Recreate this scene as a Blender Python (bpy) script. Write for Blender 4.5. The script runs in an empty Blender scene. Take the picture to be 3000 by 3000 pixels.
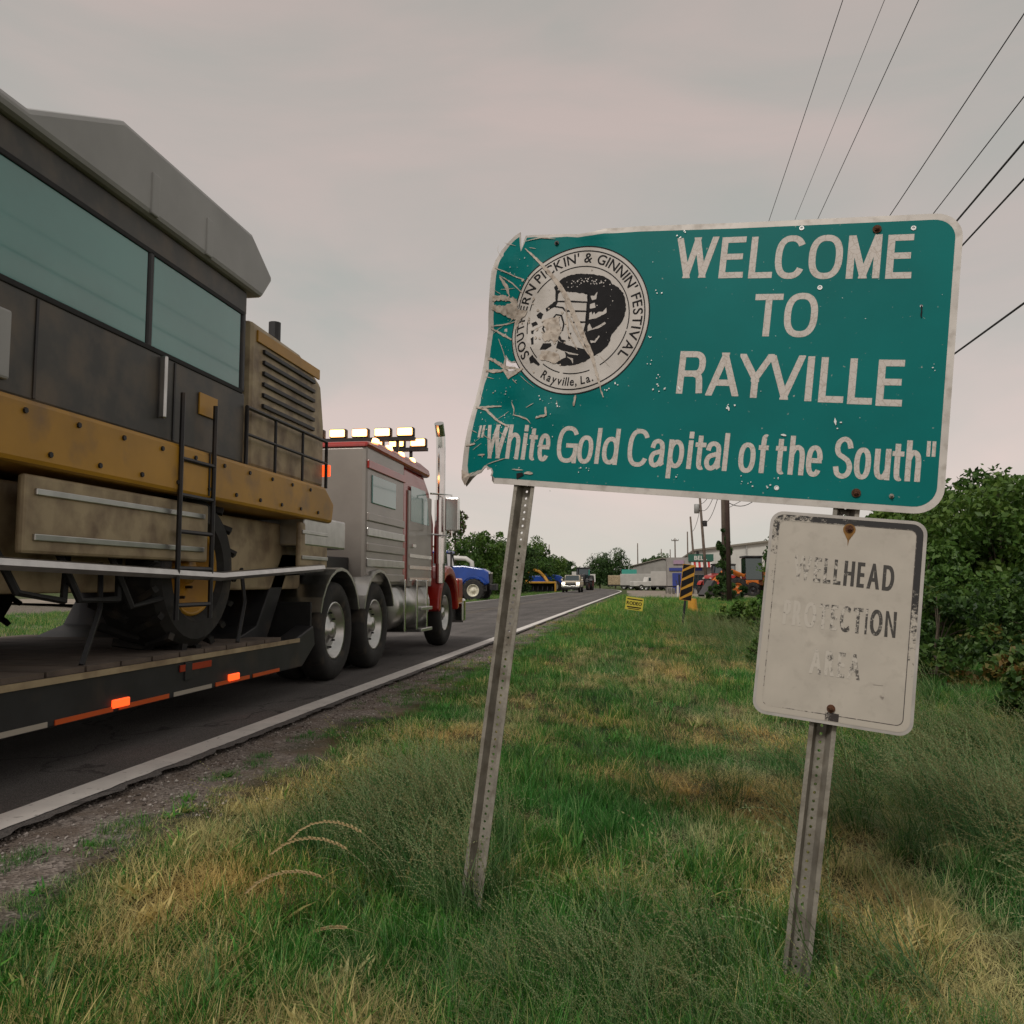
import bpy, bmesh, math, random
import numpy as np
from mathutils import Vector, Matrix, noise
random.seed(7); rng = np.random.default_rng(7)
PI = math.pi; R = math.radians
S = bpy.context.scene; C = S.collection
# ---------------------------------------------------------------- camera, sky, sun, exposure
cam = bpy.data.objects.new('camera', bpy.data.cameras.new('camera')); C.objects.link(cam)
cam.location = (0, 0, 1.0); cam.rotation_euler = (R(90+4.76), 0, R(8.8))
cam.data.sensor_width = 36; cam.data.lens = 36*1609/1932; cam.data.clip_start = .05; cam.data.clip_end = 3000
S.camera = cam
S.cycles.max_bounces = 5; S.cycles.diffuse_bounces = 3; S.cycles.glossy_bounces = 3; S.cycles.transmission_bounces = 3; S.cycles.transparent_max_bounces = 4; S.cycles.caustics_reflective = False; S.cycles.caustics_refractive = False
S.view_settings.view_transform = 'Standard'; S.view_settings.look = 'None'
S.view_settings.exposure = .25; S.view_settings.gamma = 1; S.view_settings.use_curve_mapping = False
SUN_EL, SUN_ROT = R(48), R(200)
w = bpy.data.worlds.new('World'); S.world = w; w.use_nodes = True
nt = w.node_tree; N = nt.nodes; L = nt.links; N.clear()
out = N.new('ShaderNodeOutputWorld')
sky = N.new('ShaderNodeTexSky'); sky.sky_type = 'NISHITA'; sky.sun_disc = False
sky.sun_elevation = SUN_EL; sky.sun_rotation = SUN_ROT
b1 = N.new('ShaderNodeBackground'); b1.inputs[1].default_value = .08; L.new(sky.outputs[0], b1.inputs[0])
tc = N.new('ShaderNodeTexCoord'); sp = N.new('ShaderNodeSeparateXYZ'); L.new(tc.outputs['Generated'], sp.inputs[0])
rp = N.new('ShaderNodeValToRGB'); L.new(sp.outputs[2], rp.inputs[0])
for p, c in ((0, (.62, .56, .51)), (.10, (.58, .52, .478)), (.30, (.485, .432, .402)), (.60, (.405, .372, .345)), (1, (.36, .335, .315))):
    e = rp.color_ramp.elements[0] if p == 0 else (rp.color_ramp.elements[-1] if p == 1 else rp.color_ramp.elements.new(p))
    e.position = p; e.color = (*c, 1)
mpg = N.new('ShaderNodeMapping'); mpg.inputs['Scale'].default_value = (1.0, 1.0, 3.2); L.new(tc.outputs['Generated'], mpg.inputs[0])
ns = N.new('ShaderNodeTexNoise'); ns.inputs['Scale'].default_value = 1.9; ns.inputs['Detail'].default_value = 7; ns.inputs['Roughness'].default_value = .5; ns.inputs['Distortion'].default_value = .5
L.new(mpg.outputs[0], ns.inputs['Vector'])
cr = N.new('ShaderNodeValToRGB'); L.new(ns.outputs[0], cr.inputs[0])
cr.color_ramp.elements[0].position = .35; cr.color_ramp.elements[0].color = (.80, .90, .89, 1)
cr.color_ramp.elements[1].position = .65; cr.color_ramp.elements[1].color = (1.10, 1.01, 1.0, 1)
mx = N.new('ShaderNodeMix'); mx.data_type = 'RGBA'; mx.blend_type = 'MULTIPLY'; mx.inputs[0].default_value = 1
L.new(rp.outputs[0], mx.inputs[6]); L.new(cr.outputs[0], mx.inputs[7])
b2 = N.new('ShaderNodeBackground'); b2.inputs[1].default_value = 1; L.new(mx.outputs[2], b2.inputs[0])
ms = N.new('ShaderNodeMixShader'); ms.inputs[0].default_value = .93
L.new(b1.outputs[0], ms.inputs[1]); L.new(b2.outputs[0], ms.inputs[2]); L.new(ms.outputs[0], out.inputs[0])
sl = bpy.data.lights.new('sun', 'SUN'); sl.energy = 1.5; sl.angle = R(14); sl.color = (1, .95, .88)
so = bpy.data.objects.new('sun', sl); C.objects.link(so)
sd = Vector((math.sin(SUN_ROT)*math.cos(SUN_EL), math.cos(SUN_ROT)*math.cos(SUN_EL), math.sin(SUN_EL)))  # towards the sun
so.rotation_euler = sd.to_track_quat('Z', 'Y').to_euler()

# ---------------------------------------------------------------- materials
def mat(name, col, rough=.6, metal=0, var=0, scale=5, bump=0, bscale=40, spec=.5, emit=None, estr=0, col2=None, c2fac=(.5, .6), c2scale=8, coat=0):
    m = bpy.data.materials.new(name); m.use_nodes = True; t = m.node_tree; n = t.nodes; b = n['Principled BSDF']
    b.inputs['Roughness'].default_value = rough; b.inputs['Metallic'].default_value = metal
    b.inputs['Specular IOR Level'].default_value = spec; b.inputs['Coat Weight'].default_value = coat
    b.inputs['Base Color'].default_value = (*col, 1)
    t_c = n.new('ShaderNodeTexCoord'); src = None
    if var:
        q = n.new('ShaderNodeTexNoise'); q.inputs['Scale'].default_value = scale; q.inputs['Detail'].default_value = 6; t.links.new(t_c.outputs['Object'], q.inputs['Vector'])
        x = n.new('ShaderNodeMix'); x.data_type = 'RGBA'
        x.inputs[6].default_value = (*[c*(1-var) for c in col], 1); x.inputs[7].default_value = (*[min(1, c*(1+var)) for c in col], 1)
        mr = n.new('ShaderNodeMapRange'); mr.inputs[1].default_value = .3; mr.inputs[2].default_value = .7
        t.links.new(q.outputs[0], mr.inputs[0]); t.links.new(mr.outputs[0], x.inputs[0]); src = x.outputs[2]
    if col2:
        q = n.new('ShaderNodeTexNoise'); q.inputs['Scale'].default_value = c2scale; q.inputs['Detail'].default_value = 8; t.links.new(t_c.outputs['Object'], q.inputs['Vector'])
        mr = n.new('ShaderNodeMapRange'); mr.inputs[1].default_value = c2fac[0]; mr.inputs[2].default_value = c2fac[1]; t.links.new(q.outputs[0], mr.inputs[0])
        x = n.new('ShaderNodeMix'); x.data_type = 'RGBA'; t.links.new(mr.outputs[0], x.inputs[0])
        if src: t.links.new(src, x.inputs[6])
        else: x.inputs[6].default_value = (*col, 1)
        x.inputs[7].default_value = (*col2, 1); src = x.outputs[2]
    if src: t.links.new(src, b.inputs['Base Color'])
    if bump:
        q = n.new('ShaderNodeTexNoise'); q.inputs['Scale'].default_value = bscale; q.inputs['Detail'].default_value = 5; t.links.new(t_c.outputs['Object'], q.inputs['Vector'])
        bp = n.new('ShaderNodeBump'); bp.inputs['Strength'].default_value = bump; bp.inputs['Distance'].default_value = .01
        t.links.new(q.outputs[0], bp.inputs['Height']); t.links.new(bp.outputs[0], b.inputs['Normal'])
    if emit:
        b.inputs['Emission Color'].default_value = (*emit, 1); b.inputs['Emission Strength'].default_value = estr
    return m
def leafmat(name, cols, transl=.3, rough=.5, use_inst=False, dryc=(.30, .19, .075)):
    """foliage: per-face attribute 'c' picks a place on the colour ramp; instanced tufts add 'dry' and 'tint'"""
    m = bpy.data.materials.new(name); m.use_nodes = True; t = m.node_tree; n = t.nodes; n.clear(); l = t.links
    a = n.new('ShaderNodeAttribute'); a.attribute_name = 'c'
    rp = n.new('ShaderNodeValToRGB'); l.new(a.outputs['Fac'], rp.inputs[0])
    el = rp.color_ramp.elements
    for i, c in enumerate(cols):
        p = i/(len(cols)-1)
        e = el[0] if i == 0 else (el[-1] if i == len(cols)-1 else el.new(p)); e.position = p; e.color = (*c, 1)
    src = rp.outputs[0]
    if use_inst:
        d = n.new('ShaderNodeAttribute'); d.attribute_type = 'INSTANCER'; d.attribute_name = 'dry'
        ad = n.new('ShaderNodeMath'); ad.operation = 'ADD'; l.new(a.outputs['Fac'], ad.inputs[0]); l.new(d.outputs['Fac'], ad.inputs[1])
        mr = n.new('ShaderNodeMapRange'); mr.inputs[1].default_value = .92; mr.inputs[2].default_value = 1.12; l.new(ad.outputs[0], mr.inputs[0])
        x = n.new('ShaderNodeMix'); x.data_type = 'RGBA'; l.new(mr.outputs[0], x.inputs[0]); l.new(src, x.inputs[6]); x.inputs[7].default_value = (*dryc, 1)
        ti = n.new('ShaderNodeAttribute'); ti.attribute_type = 'INSTANCER'; ti.attribute_name = 'tint'
        y = n.new('ShaderNodeMix'); y.data_type = 'RGBA'; y.blend_type = 'MULTIPLY'; y.inputs[0].default_value = 1
        l.new(x.outputs[2], y.inputs[6]); l.new(ti.outputs['Color'], y.inputs[7]); src = y.outputs[2]
    df = n.new('ShaderNodeBsdfPrincipled'); df.inputs['Roughness'].default_value = rough; df.inputs['Specular IOR Level'].default_value = .35
    l.new(src, df.inputs['Base Color'])
    tr = n.new('ShaderNodeBsdfTranslucent'); l.new(src, tr.inputs['Color'])
    mx = n.new('ShaderNodeMixShader'); mx.inputs[0].default_value = transl
    l.new(df.outputs[0], mx.inputs[1]); l.new(tr.outputs[0], mx.inputs[2])
    o = n.new('ShaderNodeOutputMaterial'); l.new(mx.outputs[0], o.inputs[0])
    return m
M = {}
M['black'] = mat('black_rubber', (.012, .012, .012), .75, var=.3, scale=12)
M['tyre'] = mat('tyre_rubber', (.018, .017, .016), .8, var=.35, scale=9, col2=(.07, .055, .04), c2fac=(.55, .75), c2scale=6)
M['dark'] = mat('dark_steel', (.022, .022, .024), .5, .2, var=.3, col2=(.07, .05, .035), c2fac=(.55, .8), c2scale=3)
M['chrome'] = mat('chrome', (.72, .72, .70), .16, 1, var=.08)
M['alu'] = mat('aluminium', (.55, .55, .53), .32, 1, var=.12, scale=8)
M['red'] = mat('red_paint', (.36, .018, .010), .3, var=.15, scale=3, coat=.5, col2=(.2, .03, .02), c2fac=(.6, .9), c2scale=2)
M['silver'] = mat('pale_grey_paint', (.36, .33, .30), .38, .25, var=.12, scale=2, coat=.2)
M['yellow'] = mat('yellow_machine_paint', (.46, .235, .018), .45, var=.18, scale=2, col2=(.20, .12, .05), c2fac=(.55, .8), c2scale=3)
M['tan'] = mat('dusty_cream_paint', (.42, .33, .20), .55, var=.15, scale=2, col2=(.20, .14, .085), c2fac=(.42, .68), c2scale=5, bump=.15, bscale=25)
M['greyroof'] = mat('grey_roof_plastic', (.36, .36, .35), .5, var=.12, scale=2)
M['teal'] = mat('teal_tinted_glass', (.09, .29, .27), .06, .0, spec=.6, var=.15, scale=1.0, coat=.6)
M['glass'] = mat('dark_window_glass', (.02, .035, .04), .05, 0, spec=1, coat=1)
M['orange'] = mat('orange_machine_paint', (.58, .16, .022), .42, var=.15, scale=2, col2=(.3, .12, .05), c2fac=(.6, .9), c2scale=3)
M['blue'] = mat('blue_tractor_paint', (.010, .055, .30), .3, var=.15, scale=2, coat=.5)
M['white'] = mat('white_paint', (.62, .60, .56), .5, var=.1, scale=1.5)
M['cream'] = mat('cream_rim_paint', (.66, .62, .50), .5, var=.12)
M['beige'] = mat('beige_pickup_paint', (.64, .56, .44), .35, .0, coat=.5, var=.06)
M['cabgrey'] = mat('dusty_grey_panel', (.060, .058, .052), .5, var=.3, scale=2, col2=(.13, .10, .07), c2fac=(.45, .75), c2scale=4)
M['amberlamp'] = mat('amber_lamp', (.8, .3, .03), .3, emit=(1, .44, .14), estr=6)
M['redlamp'] = mat('red_marker_lamp', (.6, .05, .01), .3, emit=(1, .09, .015), estr=1.4)
M['headlamp'] = mat('lit_headlamp', (.9, .85, .7), .2, emit=(1, .86, .62), estr=7)
M['wood'] = mat('weathered_pole_wood', (.13, .10, .078), .85, var=.3, scale=4, bump=.4, bscale=30)
M['woodd'] = mat('creosoted_pole_wood', (.055, .032, .024), .8, var=.3, scale=4, bump=.3, bscale=30)
M['wire'] = mat('cable_sheath', (.015, .015, .015), .7)
M['galv'] = mat('galvanised_steel', (.27, .245, .205), .6, .3, var=.22, scale=14, bump=.15, bscale=120, col2=(.14, .115, .085), c2fac=(.48, .75), c2scale=18)
M['rust'] = mat('rusted_bolt', (.11, .045, .02), .8, .3, var=.4, scale=60, bump=.5, bscale=200)
M['bark'] = mat('bark', (.09, .07, .05), .9, var=.3, scale=6, bump=.5, bscale=20)
M['build'] = mat('white_metal_cladding', (.55, .54, .50), .6, var=.06, scale=.6)
M['void'] = mat('dark_doorway', (.012, .012, .014), .9)

# ---------------------------------------------------------------- mesh helpers
class MB:
    def __init__(s): s.v = []; s.f = []
    def add(s, vs, fs):
        o = len(s.v); s.v += [tuple(v) for v in vs]; s.f += [tuple(i+o for i in f) for f in fs]; return s
    def box(s, c, d, rot=None, taper=1, shear=0):
        x, y, z = d[0]/2, d[1]/2, d[2]/2
        vs = [Vector((sx*x*(taper if sz > 0 else 1), sy*y*(taper if sz > 0 else 1)+(shear if sz > 0 else 0), sz*z)) for sz in (-1, 1) for sx, sy in ((-1, -1), (1, -1), (1, 1), (-1, 1))]
        if rot is not None: vs = [rot @ v for v in vs]
        vs = [v+Vector(c) for v in vs]
        return s.add(vs, [(3, 2, 1, 0), (4, 5, 6, 7), (0, 1, 5, 4), (1, 2, 6, 5), (2, 3, 7, 6), (3, 0, 4, 7)])
    def tube(s, p0, p1, r0, r1=None, n=10, cap=True):
        r1 = r0 if r1 is None else r1
        p0, p1 = Vector(p0), Vector(p1); d = (p1-p0).normalized(); a = d.orthogonal().normalized(); b = d.cross(a)
        vs = []
        for p, r in ((p0, r0), (p1, r1)):
            for i in range(n):
                t = 2*PI*i/n; vs.append(p+a*r*math.cos(t)+b*r*math.sin(t))
        fs = [(i, (i+1) % n, n+(i+1) % n, n+i) for i in range(n)]
        if cap: fs += [tuple(range(n-1, -1, -1)), tuple(range(n, 2*n))]
        return s.add(vs, fs)
    def path(s, pts, r, n=6, r1=None):
        pts = [Vector(p) for p in pts]; k = len(pts); vs = []
        a = (pts[1]-pts[0]).orthogonal().normalized()
        for i, p in enumerate(pts):
            d = (pts[min(i+1, k-1)]-pts[max(i-1, 0)]).normalized(); a = (a-d*a.dot(d)).normalized(); b = d.cross(a)
            rr = r if r1 is None else r+(r1-r)*i/(k-1)
            for j in range(n): vs.append(p+a*rr*math.cos(2*PI*j/n)+b*rr*math.sin(2*PI*j/n))
        fs = [(i*n+j, i*n+(j+1) % n, (i+1)*n+(j+1) % n, (i+1)*n+j) for i in range(k-1) for j in range(n)]
        fs += [tuple(range(n-1, -1, -1)), tuple(range((k-1)*n, k*n))]
        return s.add(vs, fs)
    def prism(s, prof, ax, a, b, taper=None):
        """prof: outline in the two other axes; ax 'x' -> (y,z), 'y' -> (x,z), 'z' -> (x,y)"""
        n = len(prof); vs = []
        for q in (a, b):
            for p in prof:
                vs.append({'x': (q, p[0], p[1]), 'y': (p[0], q, p[1]), 'z': (p[0], p[1], q)}[ax])
        return s.add(vs, [tuple(range(n-1, -1, -1)), tuple(range(n, 2*n))]+[(i, (i+1) % n, n+(i+1) % n, n+i) for i in range(n)])
    def lathe(s, prof, c, ax='x', n=28):
        vs = []
        for (h, r) in prof:
            for i in range(n):
                t = 2*PI*i/n; u, w_ = r*math.cos(t), r*math.sin(t)
                vs.append(Vector(c)+Vector({'x': (h, u, w_), 'y': (u, h, w_), 'z': (u, w_, h)}[ax]))
        k = len(prof)
        return s.add(vs, [(i*n+j, i*n+(j+1) % n, (i+1)*n+(j+1) % n, (i+1)*n+j) for i in range(k-1) for j in range(n)])
    def build(s, name, m, parent=None, smooth=False, bevel=0, bseg=2, loc=None):
        me = bpy.data.meshes.new(name); me.from_pydata(s.v, [], s.f)
        bm = bmesh.new(); bm.from_mesh(me); bmesh.ops.recalc_face_normals(bm, faces=bm.faces); bm.to_mesh(me); bm.free()
        if smooth:
            me.polygons.foreach_set('use_smooth', [True]*len(me.polygons))
        me.materials.append(M[m] if isinstance(m, str) else m)
        o = bpy.data.objects.new(name, me); C.objects.link(o)
        if parent: o.parent = parent
        if loc: o.location = loc
        if bevel:
            md = o.modifiers.new('bevel', 'BEVEL'); md.width = bevel; md.segments = bseg; md.limit_method = 'ANGLE'; md.angle_limit = R(35)
            md.harden_normals = False
            me.polygons.foreach_set('use_smooth', [False]*len(me.polygons))
        return o
def tag(o, label, cat, group=None):
    o['label'] = label; o['category'] = cat
    if group: o['group'] = group
    return o
def empty(name, loc, rz=0, label=None, cat=None, group=None):
    o = bpy.data.objects.new(name, None); C.objects.link(o); o.location = loc; o.rotation_euler = (0, 0, rz); o.empty_display_size = .2
    if label: tag(o, label, cat, group)
    return o
def copy_tree(o, parent=None, loc=None, rz=None, label=None, group=None):
    c = o.copy(); C.objects.link(c)
    if parent: c.parent = parent
    if loc: c.location = loc
    if rz is not None: c.rotation_euler = (0, 0, rz)
    if label: c['label'] = label
    if group: c['group'] = group
    for ch in list(o.children): copy_tree(ch, c)
    return c
def lerp(a, b, t): return a+(b-a)*t
def pw(x, xs, ys): return float(np.interp(x, xs, ys))

# ---------------------------------------------------------------- ground, road, lot
def gz_arr(x, y):
    x = np.asarray(x, float); y = np.asarray(y, float)
    near = np.interp(x, [-60, -14, -9.6, -9.3, -2.5, -2.2, -1.2, -.5, .45, 1.5, 3, 5, 9, 60], [-.1, -.3, -.09, -.03, -.03, -.035, -.06, -.105, -.17, -.28, -.42, -.45, -.3, -.2])
    far = np.interp(x, [-60, -14, -9.6, -9.3, -2.5, -1.5, 0, 8, 60], [-.1, -.2, -.07, -.03, -.03, -.05, -.10, -.12, -.1])
    t = np.clip((y-22)/30, 0, 1); t = t*t*(3-2*t)
    z = near*(1-t)+far*t
    m = np.clip((np.abs(x+5.85)-3.6)/1.5, 0, 1)
    z = z+m*(.018*np.sin(x*2.3+1.1*np.sin(y*.9))+.016*np.sin(y*1.7+x*.8)+.01*np.sin(x*5.1+y*3.3))
    return z
def gz(x, y): return float(gz_arr(x, y))
def roadx(y):  # the road bends left far away
    return 0 if y < 95 else -((y-95)**2)*.0016
def grid_mesh(name, xs, ys, zf, m, kind='structure'):
    X, Y = np.meshgrid(xs, ys); Z = zf(X, Y); nx, ny = len(xs), len(ys)
    v = np.stack([X.ravel(), Y.ravel(), Z.ravel()], 1)
    i = np.arange(nx*ny).reshape(ny, nx); f = np.stack([i[:-1, :-1].ravel(), i[:-1, 1:].ravel(), i[1:, 1:].ravel(), i[1:, :-1].ravel()], 1)
    o = fastmesh(name, v, f, m, smooth=True); o['kind'] = kind; return o
def fastmesh(name, v, f, m, smooth=False, attr=None, parent=None, link=True):
    me = bpy.data.meshes.new(name); v = np.asarray(v, np.float32); f = np.asarray(f, np.int32)
    me.vertices.add(len(v)); me.vertices.foreach_set('co', v.ravel())
    nf, k = f.shape
    me.loops.add(nf*k); me.loops.foreach_set('vertex_index', f.ravel())
    me.polygons.add(nf); me.polygons.foreach_set('loop_start', np.arange(nf, dtype=np.int32)*k); me.polygons.foreach_set('loop_total', np.full(nf, k, np.int32))
    if smooth: me.polygons.foreach_set('use_smooth', np.ones(nf, bool))
    me.update(calc_edges=True)
    if attr is not None:
        a = me.attributes.new('c', 'FLOAT', 'FACE'); a.data.foreach_set('value', np.asarray(attr, np.float32))
    me.materials.append(m)
    o = bpy.data.objects.new(name, me)
    if link: C.objects.link(o)
    if parent: o.parent = parent
    return o
def ground_material():
    m = bpy.data.materials.new('verge_soil'); m.use_nodes = True; t = m.node_tree; n = t.nodes; l = t.links; b = n['Principled BSDF']; b.inputs['Roughness'].default_value = .95; b.inputs['Specular IOR Level'].default_value = .15
    tcn = n.new('ShaderNodeTexCoord'); P_ = tcn.outputs['Object']
    def nz(sc, det=5):
        q = n.new('ShaderNodeTexNoise'); q.inputs['Scale'].default_value = sc; q.inputs['Detail'].default_value = det; l.new(P_, q.inputs['Vector']); return q.outputs[0]
    def mr(src, a, b_, c=0, d=1):
        q = n.new('ShaderNodeMapRange'); q.inputs[1].default_value = a; q.inputs[2].default_value = b_; q.inputs[3].default_value = c; q.inputs[4].default_value = d; l.new(src, q.inputs[0]); return q.outputs[0]
    def mix(f, a, b_):
        q = n.new('ShaderNodeMix'); q.data_type = 'RGBA'
        l.new(f, q.inputs[0])
        for i, c in ((6, a), (7, b_)):
            if isinstance(c, tuple): q.inputs[i].default_value = (*c, 1)
            else: l.new(c, q.inputs[i])
        return q.outputs[2]
    def math_(op, a, b_):
        q = n.new('ShaderNodeMath'); q.operation = op
        for i, c in enumerate((a, b_)):
            if isinstance(c, (int, float)): q.inputs[i].default_value = c
            else: l.new(c, q.inputs[i])
        return q.outputs[0]
    grass = mix(mr(nz(1.3), .42, .6), (.022, .034, .012), (.10, .075, .035))
    vo = n.new('ShaderNodeTexVoronoi'); vo.inputs['Scale'].default_value = 75; l.new(P_, vo.inputs['Vector'])
    grav = mix(mr(vo.outputs['Color'], .1, .9), (.09, .075, .065), (.36, .31, .275))
    grav = mix(mr(nz(5), .45, .65), grav, (.17, .135, .11))
    s_ = n.new('ShaderNodeSeparateXYZ'); l.new(P_, s_.inputs[0])
    wob = math_('ADD', s_.outputs[0], mr(nz(1.1), 0, 1, -.75, .75))
    fac = mr(wob, -2.25, -1.9)
    col = mix(fac, grav, grass)
    far = mr(s_.outputs[1], 30, 70); col = mix(far, col, (.075, .10, .035))
    l.new(col, b.inputs['Base Color'])
    bp = n.new('ShaderNodeBump'); bp.inputs['Strength'].default_value = .8; bp.inputs['Distance'].default_value = .015
    l.new(vo.outputs['Distance'], bp.inputs['Height']); l.new(bp.outputs[0], b.inputs['Normal'])
    return m
xs = np.concatenate([np.linspace(-1500, -70, 12), np.linspace(-60, -16, 12), np.linspace(-14, -9.3, 12), np.linspace(-8, -3.2, 4), np.linspace(-2.5, 6, 100), np.linspace(6.4, 14, 20), np.linspace(18, 60, 12), np.linspace(80, 1500, 12)])
ys = np.concatenate([np.linspace(-1200, -40, 10), np.linspace(-30, -1, 20), np.linspace(-.8, 14, 150), np.linspace(14.4, 60, 80), np.linspace(64, 200, 30), np.linspace(240, 2600, 14)])
grid_mesh('ground', xs, ys, gz_arr, ground_material())
def asphalt():
    m = mat('asphalt', (.105, .096, .090), .85, var=.25, scale=.7, spec=.3)
    t = m.node_tree; n = t.nodes; l = t.links; b = n['Principled BSDF']; src = b.inputs['Base Color'].links[0].from_socket
    tcn = n.new('ShaderNodeTexCoord')
    v = n.new('ShaderNodeTexVoronoi'); v.inputs['Scale'].default_value = 160; l.new(tcn.outputs['Object'], v.inputs['Vector'])
    mr = n.new('ShaderNodeMapRange'); mr.inputs[3].default_value = .55; mr.inputs[4].default_value = 1.6; l.new(v.outputs['Color'], mr.inputs[0])
    x = n.new('ShaderNodeMix'); x.data_type = 'RGBA'; x.blend_type = 'MULTIPLY'; x.inputs[0].default_value = 1; l.new(src, x.inputs[6]); l.new(mr.outputs[0], x.inputs[7])
    mp = n.new('ShaderNodeMapping'); mp.inputs['Scale'].default_value = (1.2, .05, 1); l.new(tcn.outputs['Object'], mp.inputs[0])
    q = n.new('ShaderNodeTexNoise'); q.inputs['Scale'].default_value = 1.5; q.inputs['Detail'].default_value = 4; l.new(mp.outputs[0], q.inputs['Vector'])
    m2 = n.new('ShaderNodeMapRange'); m2.inputs[1].default_value = .3; m2.inputs[2].default_value = .7; m2.inputs[3].default_value = .72; m2.inputs[4].default_value = 1.25; l.new(q.outputs[0], m2.inputs[0])
    y = n.new('ShaderNodeMix'); y.data_type = 'RGBA'; y.blend_type = 'MULTIPLY'; y.inputs[0].default_value = 1; l.new(x.outputs[2], y.inputs[6]); l.new(m2.outputs[0], y.inputs[7])
    # cracks
    c = n.new('ShaderNodeTexVoronoi'); c.feature = 'DISTANCE_TO_EDGE'; c.inputs['Scale'].default_value = .55
    wq = n.new('ShaderNodeTexNoise'); wq.inputs['Scale'].default_value = 2; wq.inputs['Detail'].default_value = 5; l.new(tcn.outputs['Object'], wq.inputs['Vector'])
    av = n.new('ShaderNodeVectorMath'); av.operation = 'MULTIPLY_ADD'; l.new(wq.outputs['Color'], av.inputs[0]); av.inputs[1].default_value = (.9, .9, .9); l.new(tcn.outputs['Object'], av.inputs[2]); l.new(av.outputs[0], c.inputs['Vector'])
    m3 = n.new('ShaderNodeMapRange'); m3.inputs[1].default_value = 0; m3.inputs[2].default_value = .012; m3.inputs[3].default_value = .35; m3.inputs[4].default_value = 1; l.new(c.outputs['Distance'], m3.inputs[0])
    z = n.new('ShaderNodeMix'); z.data_type = 'RGBA'; z.blend_type = 'MULTIPLY'; z.inputs[0].default_value = 1; l.new(y.outputs[2], z.inputs[6]); l.new(m3.outputs[0], z.inputs[7])
    l.new(z.outputs[2], b.inputs['Base Color'])
    bp = n.new('ShaderNodeBump'); bp.inputs['Strength'].default_value = .5; bp.inputs['Distance'].default_value = .006; l.new(v.outputs['Distance'], bp.inputs['Height']); l.new(bp.outputs[0], b.inputs['Normal'])
    return m
def strip(name, x0, x1, z, m, y0=-30, y1=170, jag=0):
    yy = list(np.arange(y0, 20, .05 if jag else 1.0))+list(np.arange(20, y1, 1.0)); v = []; f = []
    for i, y in enumerate(yy):
        b = roadx(y); j = (noise.noise((y*7, 3, x0))+.6*noise.noise((y*23, 1, x0)))*jag; k = (noise.noise((y*8, 9, x1))+.6*noise.noise((y*25, 4, x1)))*jag
        v += [(x0+b+j*.3, y, z), (x1+b+k, y, z)]
        if i: f.append((2*i-2, 2*i-1, 2*i+1, 2*i))
    o = MB().add(v, f).build(name, m); o['kind'] = 'structure'; return o
M['asphalt'] = asphalt()
M['line'] = mat('worn_white_road_paint', (.70, .665, .62), .7, var=.10, scale=6, col2=(.20, .18, .16), c2fac=(.62, .76), c2scale=28)
M['lineY'] = mat('worn_yellow_road_paint', (.20, .15, .08), .7, var=.2, scale=6, col2=(.1, .09, .085), c2fac=(.38, .55), c2scale=20)
strip('road', -9.3, -2.53, .0, 'asphalt', jag=.035)
strip('edge_line', -2.765, -2.59, .004, 'line', jag=.008)
strip('far_edge_line', -9.08, -8.96, .004, 'line')
strip('centre_line', -6.05, -5.95, .004, 'lineY'); strip('centre_line', -5.80, -5.70, .004, 'lineY')
M['lot'] = mat('pale_gravel_lot', (.30, .25, .20), .9, var=.2, scale=1, col2=(.2, .17, .13), c2scale=.4)
o = MB().add([(-1.2, 60, -.06), (30, 60, -.07), (40, 125, -.05), (-2.4, 118, -.02)], [(0, 1, 2, 3)]).build('gravel_lot', 'lot'); o['kind'] = 'structure'
o = MB().add([(-9.3, 30, -.02), (-9.3, 36, -.02), (-40, 52, -.04), (-40, 44, -.05)], [(0, 1, 2, 3)]).build('driveway', 'lot'); o['kind'] = 'structure'

# ---------------------------------------------------------------- the green welcome sign
K = 1.115
sr = Vector((0.96952977, -0.21911332, -0.10955079)); su = Vector((0.12807454, 0.07216115, 0.98913583)); sn = Vector((-0.20882753, -0.9730273, 0.09802522))
O = Vector((0.63417, 2.79587, 1.23200))   # sheet's local origin: its bottom edge at the right-hand post
V0 = -1.30*K                                     # the root sits at the foot of the posts
SM = Matrix(((sr.x, su.x, sn.x, 0), (sr.y, su.y, sn.y, 0), (sr.z, su.z, sn.z, 0), (0, 0, 0, 1)))
def sign_root(name, label, cat):
    o = empty(name, O+su*V0, label=label, cat=cat); o.rotation_euler = SM.to_euler(); return o
def g2(x, y, cx, cy, sx, sy): return math.exp(-((x-cx)/sx)**2-((y-cy)/sy)**2)
def wob(u, v):
    a = min(1, max(0, (-1.03-u)/.20)); a = a*a*(3-2*a)
    w = -.095*a*math.exp(-((v-.46)/.27)**2)-.035*a*g2(u, v, -1.23, .0, .2, .12)-.03*a*g2(u, v, -1.2, .87, .12, .12)
    b = min(1, max(0, (-.55-u)/.2))
    w += b*(.012*g2(u, v, -1.05, .70, .05, .06)-.016*g2(u, v, -1.13, .57, .05, .04)+.010*g2(u, v, -1.03, .47, .06, .06)+.010*g2(u, v, -.93, .24, .06, .06)-.014*g2(u, v, -1.10, .26, .05, .04)
            + .010*g2(u, v, -1.1, .15, .04, .06)+.008*g2(u, v, -.86, .865, .05, .03)+.006*g2(u, v, -.80, .33, .09, .05)+.012*g2(u, v, -1.16, .78, .03, .05))
    return w
def spt(u, v, h): return (u*K, v*K-V0, wob(u, v)+h)
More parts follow.
